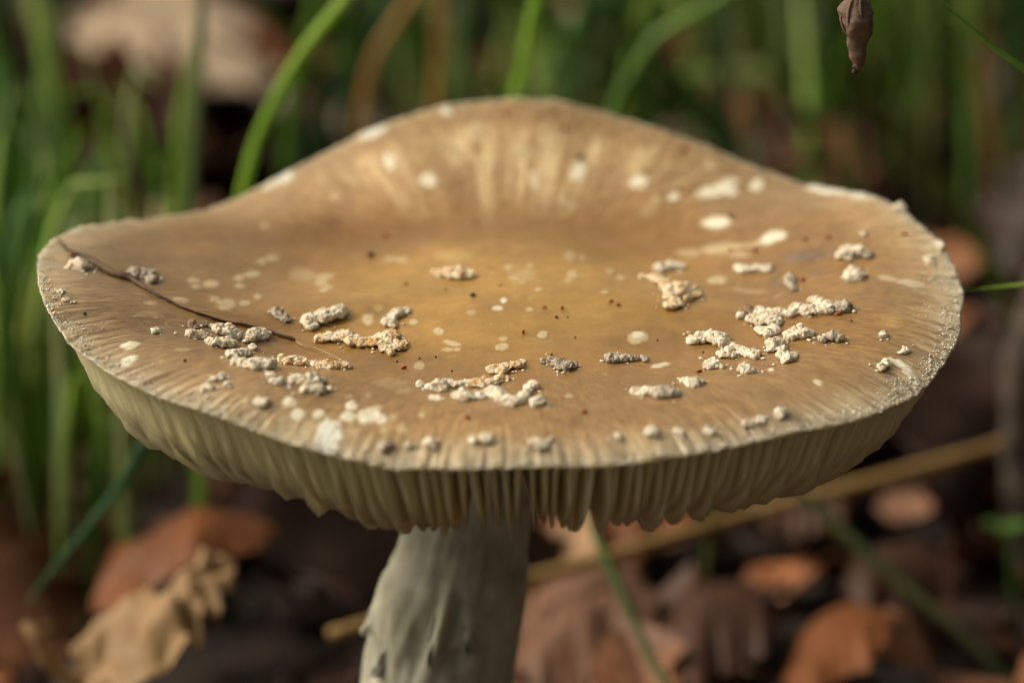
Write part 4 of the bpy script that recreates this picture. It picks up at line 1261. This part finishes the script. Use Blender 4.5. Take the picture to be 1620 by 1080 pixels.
shaped_leaf([(140, 930), (180, 880), (240, 845), (300, 815), (360, 805), (430, 820)], [(150, 985), (210, 965), (260, 935), (310, 890), (370, 880), (440, 870)], (8, 9.5), (6, 7), 'leaf_rust', 'rust brown curled leaf behind the torn oak leaf', 0.3, 0.15, seed=5)
shaped_leaf([(20, 40), (110, -30), (230, -60), (380, -25), (500, 90)], [(60, 185), (130, 210), (220, 200), (330, 218), (480, 220)], (48, 46), (33, 34), 'leaf_pale', 'large pale pinkish beige leaf arched at the upper left', 0.7, 0.3, seed=7)
shaped_leaf([(260, 20), (330, 8), (430, 25), (520, 70)], [(250, 60), (330, 75), (420, 82), (500, 95)], 46, 41, 'leaf_tan', 'yellowish tan leaf along the top edge behind the beige one', 0.8, 0.2, seed=8)
shaped_leaf([(1385, 795), (1410, 780), (1450, 775), (1490, 785)], [(1390, 815), (1420, 825), (1460, 815), (1492, 800)], 12.5, 11.3, 'leaf_pink', 'small pale leaf lying bright on the litter at lower right', 0.15, 0.05, seed=9)
shaped_leaf([(1370, 150), (1400, 110), (1450, 100), (1510, 150)], [(1375, 215), (1420, 235), (1470, 225), (1515, 195)], 39, 32, 'leaf_orange', 'orange red leaf below the wide green blade at upper right', 0.6, 0.2, seed=10)
shaped_leaf([(1030, 40), (1060, 20), (1120, 40), (1150, 80)], [(1040, 90), (1080, 110), (1120, 120), (1150, 100)], 44, 37, 'leaf_orange', 'orange leaf at the top between the dark diagonal blades', 0.5, 0.2, seed=11)
shaped_leaf([(880, 10), (930, 0), (1000, 40), (1040, 90)], [(880, 50), (940, 70), (980, 100), (1030, 115)], 44, 38, 'leaf_pink', 'pinkish tan leaf behind the dark diagonal blades', 0.5, 0.2, seed=12)
shaped_leaf([(1155, 170), (1175, 150), (1200, 170), (1225, 220)], [(1150, 205), (1170, 225), (1200, 240), (1225, 235)], 34, 31, 'leaf_orange', 'small ochre leaf scrap above the right cap slope', 0.3, 0.1, seed=13)
shaped_leaf([(815, 985), (860, 930), (940, 900), (1030, 935)], [(800, 1100), (880, 1090), (970, 1080), (1060, 1010)], (9, 10), (5.5, 6.5), 'leaf_pink', 'large pinkish brown leaf beside the stem at the bottom', 0.5, 0.6, seed=14)
shaped_leaf([(1030, 1000), (1080, 940), (1160, 920), (1240, 960)], [(1040, 1090), (1110, 1080), (1180, 1060), (1250, 1010)], (8.5, 9.5), (5.5, 6.5), 'leaf_brown', 'red brown leaf lying at the bottom right of the stem', 0.5, 0.2, seed=15)
shaped_leaf([(1230, 1060), (1280, 985), (1340, 960), (1420, 975)], [(1250, 1110), (1320, 1080), (1380, 1050), (1430, 1010)], (7.5, 8.5), (5, 6), 'leaf_rust', 'orange brown leaf near the bottom, left of the slanting blade', 0.4, 0.15, seed=16)
shaped_leaf([(1330, 920), (1380, 880), (1450, 870), (1530, 900)], [(1340, 960), (1410, 970), (1470, 965), (1535, 935)], (9.5, 10.5), (7.5, 8.5), 'leaf_brown', 'dull red brown leaf behind the slanting grey green blade', 0.5, 0.15, seed=17)
shaped_leaf([(890, 820), (950, 780), (1040, 770), (1110, 800)], [(900, 880), (970, 890), (1040, 870), (1115, 840)], (12.3, 13), (9.8, 10.4), 'leaf_orange', 'rusty leaf just under the right gills above the straw', 0.5, 0.2, seed=18)
shaped_leaf([(1180, 780), (1230, 750), (1290, 745), (1360, 770)], [(1190, 830), (1250, 850), (1310, 830), (1365, 800)], (13.5, 14), (11, 11.5), 'leaf_brown', 'dark brown leaf behind the straw under the right cap edge', 0.4, 0.2, seed=19)
shaped_leaf([(380, 790), (430, 760), (500, 780), (560, 830)], [(380, 850), (440, 870), (500, 880), (560, 880)], (13, 13.5), (10.3, 10.8), 'leaf_brown', 'brown leaf in the shade under the left gills', 0.5, 0.2, seed=20)

# ------------------------------------------------------------------ straw, sticks, seed head, seedling
q = catmull([P(522, 1003, 6.0), P(640, 970, 6.5), P(820, 920, 7.4), P(1000, 868, 8.4), P(1190, 812, 9.4), P(1380, 762, 10.4), P(1570, 708, 11.4), P(1660, 680, 12.0)], 60)
V, Q, T = tube(q, np.linspace(0.09, 0.115, 60), 10, 0.12, 6)
st_o = empty('straw', P(1000, 868, 8.4), 'long yellow brown straw lying aslant behind the stem', 'straw')
link('stalk', mesh_np('stalk', V, Q, True, T), M['straw'], st_o)
for f in (14, 38):
    p = q[f]
    d = q[f + 1] - q[f]; d /= np.linalg.norm(d)
    V, Q, T = tube(np.array([p - d * .12, p - d * .05, p + d * .05, p + d * .12]), [0.11, 0.145, 0.145, 0.11], 10)
    link('node', mesh_np('node', V, Q, True, T), M['straw'], st_o)
q = catmull([P(-60, 1010, 8), P(0, 1002, 8), P(40, 1000, 8.1), P(80, 994, 8.2)], 16)
V, Q, T = tube(q, np.linspace(0.11, 0.09, 16), 8, 0.2, 8)
link('straw', mesh_np('straw', V, Q, True, T), M['straw'], None, label='short straw end at the lower left edge by the oak leaf', category='straw')

q = catmull([P(1622, 900, 11), P(1618, 820, 11), P(1616, 720, 11), P(1620, 620, 11), P(1636, 520, 11), P(1670, 400, 11), P(1710, 200, 11), P(1740, 0, 11)], 60)
q[0, 2] = min(q[0, 2], 0.0)
V, Q, T = tube(q, np.interp(np.linspace(0, 1, 60), [0, .3, .45, .7, 1], [.30, .34, .30, .2, .13]), 14, 0.45, 9)
link('dead_stick', mesh_np('dead_stick', V, Q, True, T), M['bark'], None, label='dark blackish brown stick standing upright at the right edge', category='stick')

sh = empty('withered_seed_head', P(1355, 60, -0.5), 'shrivelled brown seed head hanging down at the top right', 'seed head')
ax = catmull([P(1358, -6, -0.5), P(1356, 12, -0.5), P(1355, 30, -0.5), P(1357, 50, -0.5), P(1356, 66, -0.5), P(1357, 84, -0.5), P(1358, 100, -0.5), P(1355, 110, -0.5)], 60)
rp = np.interp(np.linspace(0, 1, 60), [0, .10, .2, .33, .48, .56, .66, .8, .9, 1], [15, 19, 24, 24, 20, 15, 12.5, 11, 8.5, 5]) * pxcm(-0.5)
V, Q, T = tube(ax, rp, 36, 0.55, 12)
link('husk', mesh_np('husk', V, Q, True, T), M['husk'], sh)
for k in range(7):
    a0 = k / 7 * 6.28 + 0.3
    pts = []
    for s_ in np.linspace(0.02, 0.55 + 0.1 * (k % 3), 12):
        i_ = int(s_ * 59)
        rr_ = rp[i_] * (1.02 + 0.05 * math.sin(k + s_ * 12))
        pts.append(ax[i_] + np.array([math.cos(a0 + 0.5 * s_) * rr_, math.sin(a0 + 0.5 * s_) * rr_, 0]))
    V, Q, T = tube(np.array(pts), np.linspace(3.2, 1.6, 12) * pxcm(-0.5), 6, 0.4, k)
    link('bract', mesh_np('bract', V, Q, True, T), M['husk'], sh)
q = catmull([P(1352, 103, -0.5), P(1355, 108, -0.5), P(1352, 114, -0.5), P(1350, 117, -0.5)], 8)
V, Q, T = tube(q, np.array([5.5, 6, 6, 5.8, 5.5, 5, 4.4, 3.4]) * pxcm(-0.5), 8, 0.3, -0.5)
link('withered_tip', mesh_np('withered_tip', V, Q, True, T), M['husk_dark'], sh)
gpt = np.array([10.5, 9.0, -0.3])
q = catmull([P(1357, 8, -0.5), P(1352, -40, -0.5), P(1370, -110, 3.2), P(1470, -170, 3.8), P(1640, -120, 5.0), np.array([9.2, 7.5, 9.0]), np.array([10.2, 8.6, 4.0]), gpt], 60)
V, Q, T = tube(q, np.linspace(12, 14, 60) * pxcm(-0.5) * np.linspace(0.9, 1.0, 60), 8, 0.2, 4)
link('stalk', mesh_np('stalk', V, Q, True, T), M['husk_dark'], sh)

sd = empty('seedling', P(1600, 1000, 9), 'small green seedling with rounded leaf at the lower right edge', 'seedling')
q = catmull([P(1592, 838, 9), P(1600, 880, 9), P(1604, 960, 9), P(1600, 1040, 9), PG(1598, 1140)], 24)
V, Q, T = tube(q, 0.045, 6, 0.1, 1)
link('stalk', mesh_np('stalk', V, Q, True, T), M['g_dark'], sd)
for k, (dx, dy, a0) in enumerate(((-16, 0, 2.9), (14, -6, 0.2), (0, 6, -1.6))):
    c0 = P(1592, 836, 9)
    s = np.linspace(0, 1, 9)[:, None]; t = np.linspace(-1, 1, 7)[None]
    w = 0.16 * np.sin(math.pi * (0.04 + 0.92 * s)) ** 0.5
    ex = np.array([math.cos(a0), math.sin(a0), 0.15]); ey = np.array([-math.sin(a0), math.cos(a0), 0.0])
    G = c0 + (s * 0.32 + 0 * t)[..., None] * ex + (w * t)[..., None] * ey + np.stack([0 * w * t, 0 * w * t, 0.6 * (w * t) ** 2 + 0.03 * s], -1)
    V, Q = closed_sheet(G, 0.02)
    link('leaf', mesh_np('leaf', V, Q), M['g_dark'], sd)

# ------------------------------------------------------------------ added bushes out of view, placed to shade the near side
Vs, Qs, Cs, c = [], [], [], 0
ru = random.Random(77)
def bush(cx, cy, rx, h, n):
    global c
    for _ in range(n):
        u = ru.random() ** 0.5
        a = ru.uniform(0, 6.283)
        z = ru.random()
        rr_ = rx * u * (0.55 + 0.6 * math.sin(math.pi * min(1, 0.15 + z * 0.85)))
        p = np.array([cx + rr_ * math.cos(a), cy + rr_ * math.sin(a), 1 + z * h])
        L_ = ru.uniform(3, 6.5)
        W_ = L_ * 0.28
        s = np.linspace(0, 1, 5)[:, None]; t = np.linspace(-1, 1, 3)[None]
        w = W_ * np.sin(math.pi * (0.05 + 0.9 * s))
        G = np.stack([s * L_ + 0 * t, w * t, 0.25 * w * np.abs(t) - 0.25 * L_ * s ** 2], -1)
        V, Q = closed_sheet(G, 0.04)
        e = Matrix.Rotation(ru.uniform(0, 6.28), 3, 'Z') @ Matrix.Rotation(ru.gauss(0, .6), 3, 'X') @ Matrix.Rotation(ru.gauss(0, .6), 3, 'Y')
        Vs.append(V @ np.array(e).T + p); Qs.append(Q + c); c += len(V)
        Cs.append(np.tile(np.array((0.07, 0.13, 0.03)) * ru.uniform(.6, 1.3), (len(V), 1)))
for ang in np.arange(-95, 45, 14):
    a = math.radians(ang + ru.uniform(-5, 5))
    d_ = ru.uniform(78, 110)
    bush(d_ * math.cos(a), -10 + d_ * math.sin(a), ru.uniform(28, 38), ru.uniform(75, 110), 620)
ume = mesh_np('shade_bushes', np.vstack(Vs), np.vstack(Qs))
add_attr(ume, 'tint', np.vstack(Cs), 'FLOAT_COLOR')
link('shade_bushes', ume, M['grass'], None, kind='stuff', label='leafy green bushes added out of view to block low skylight', category='shade_bushes')
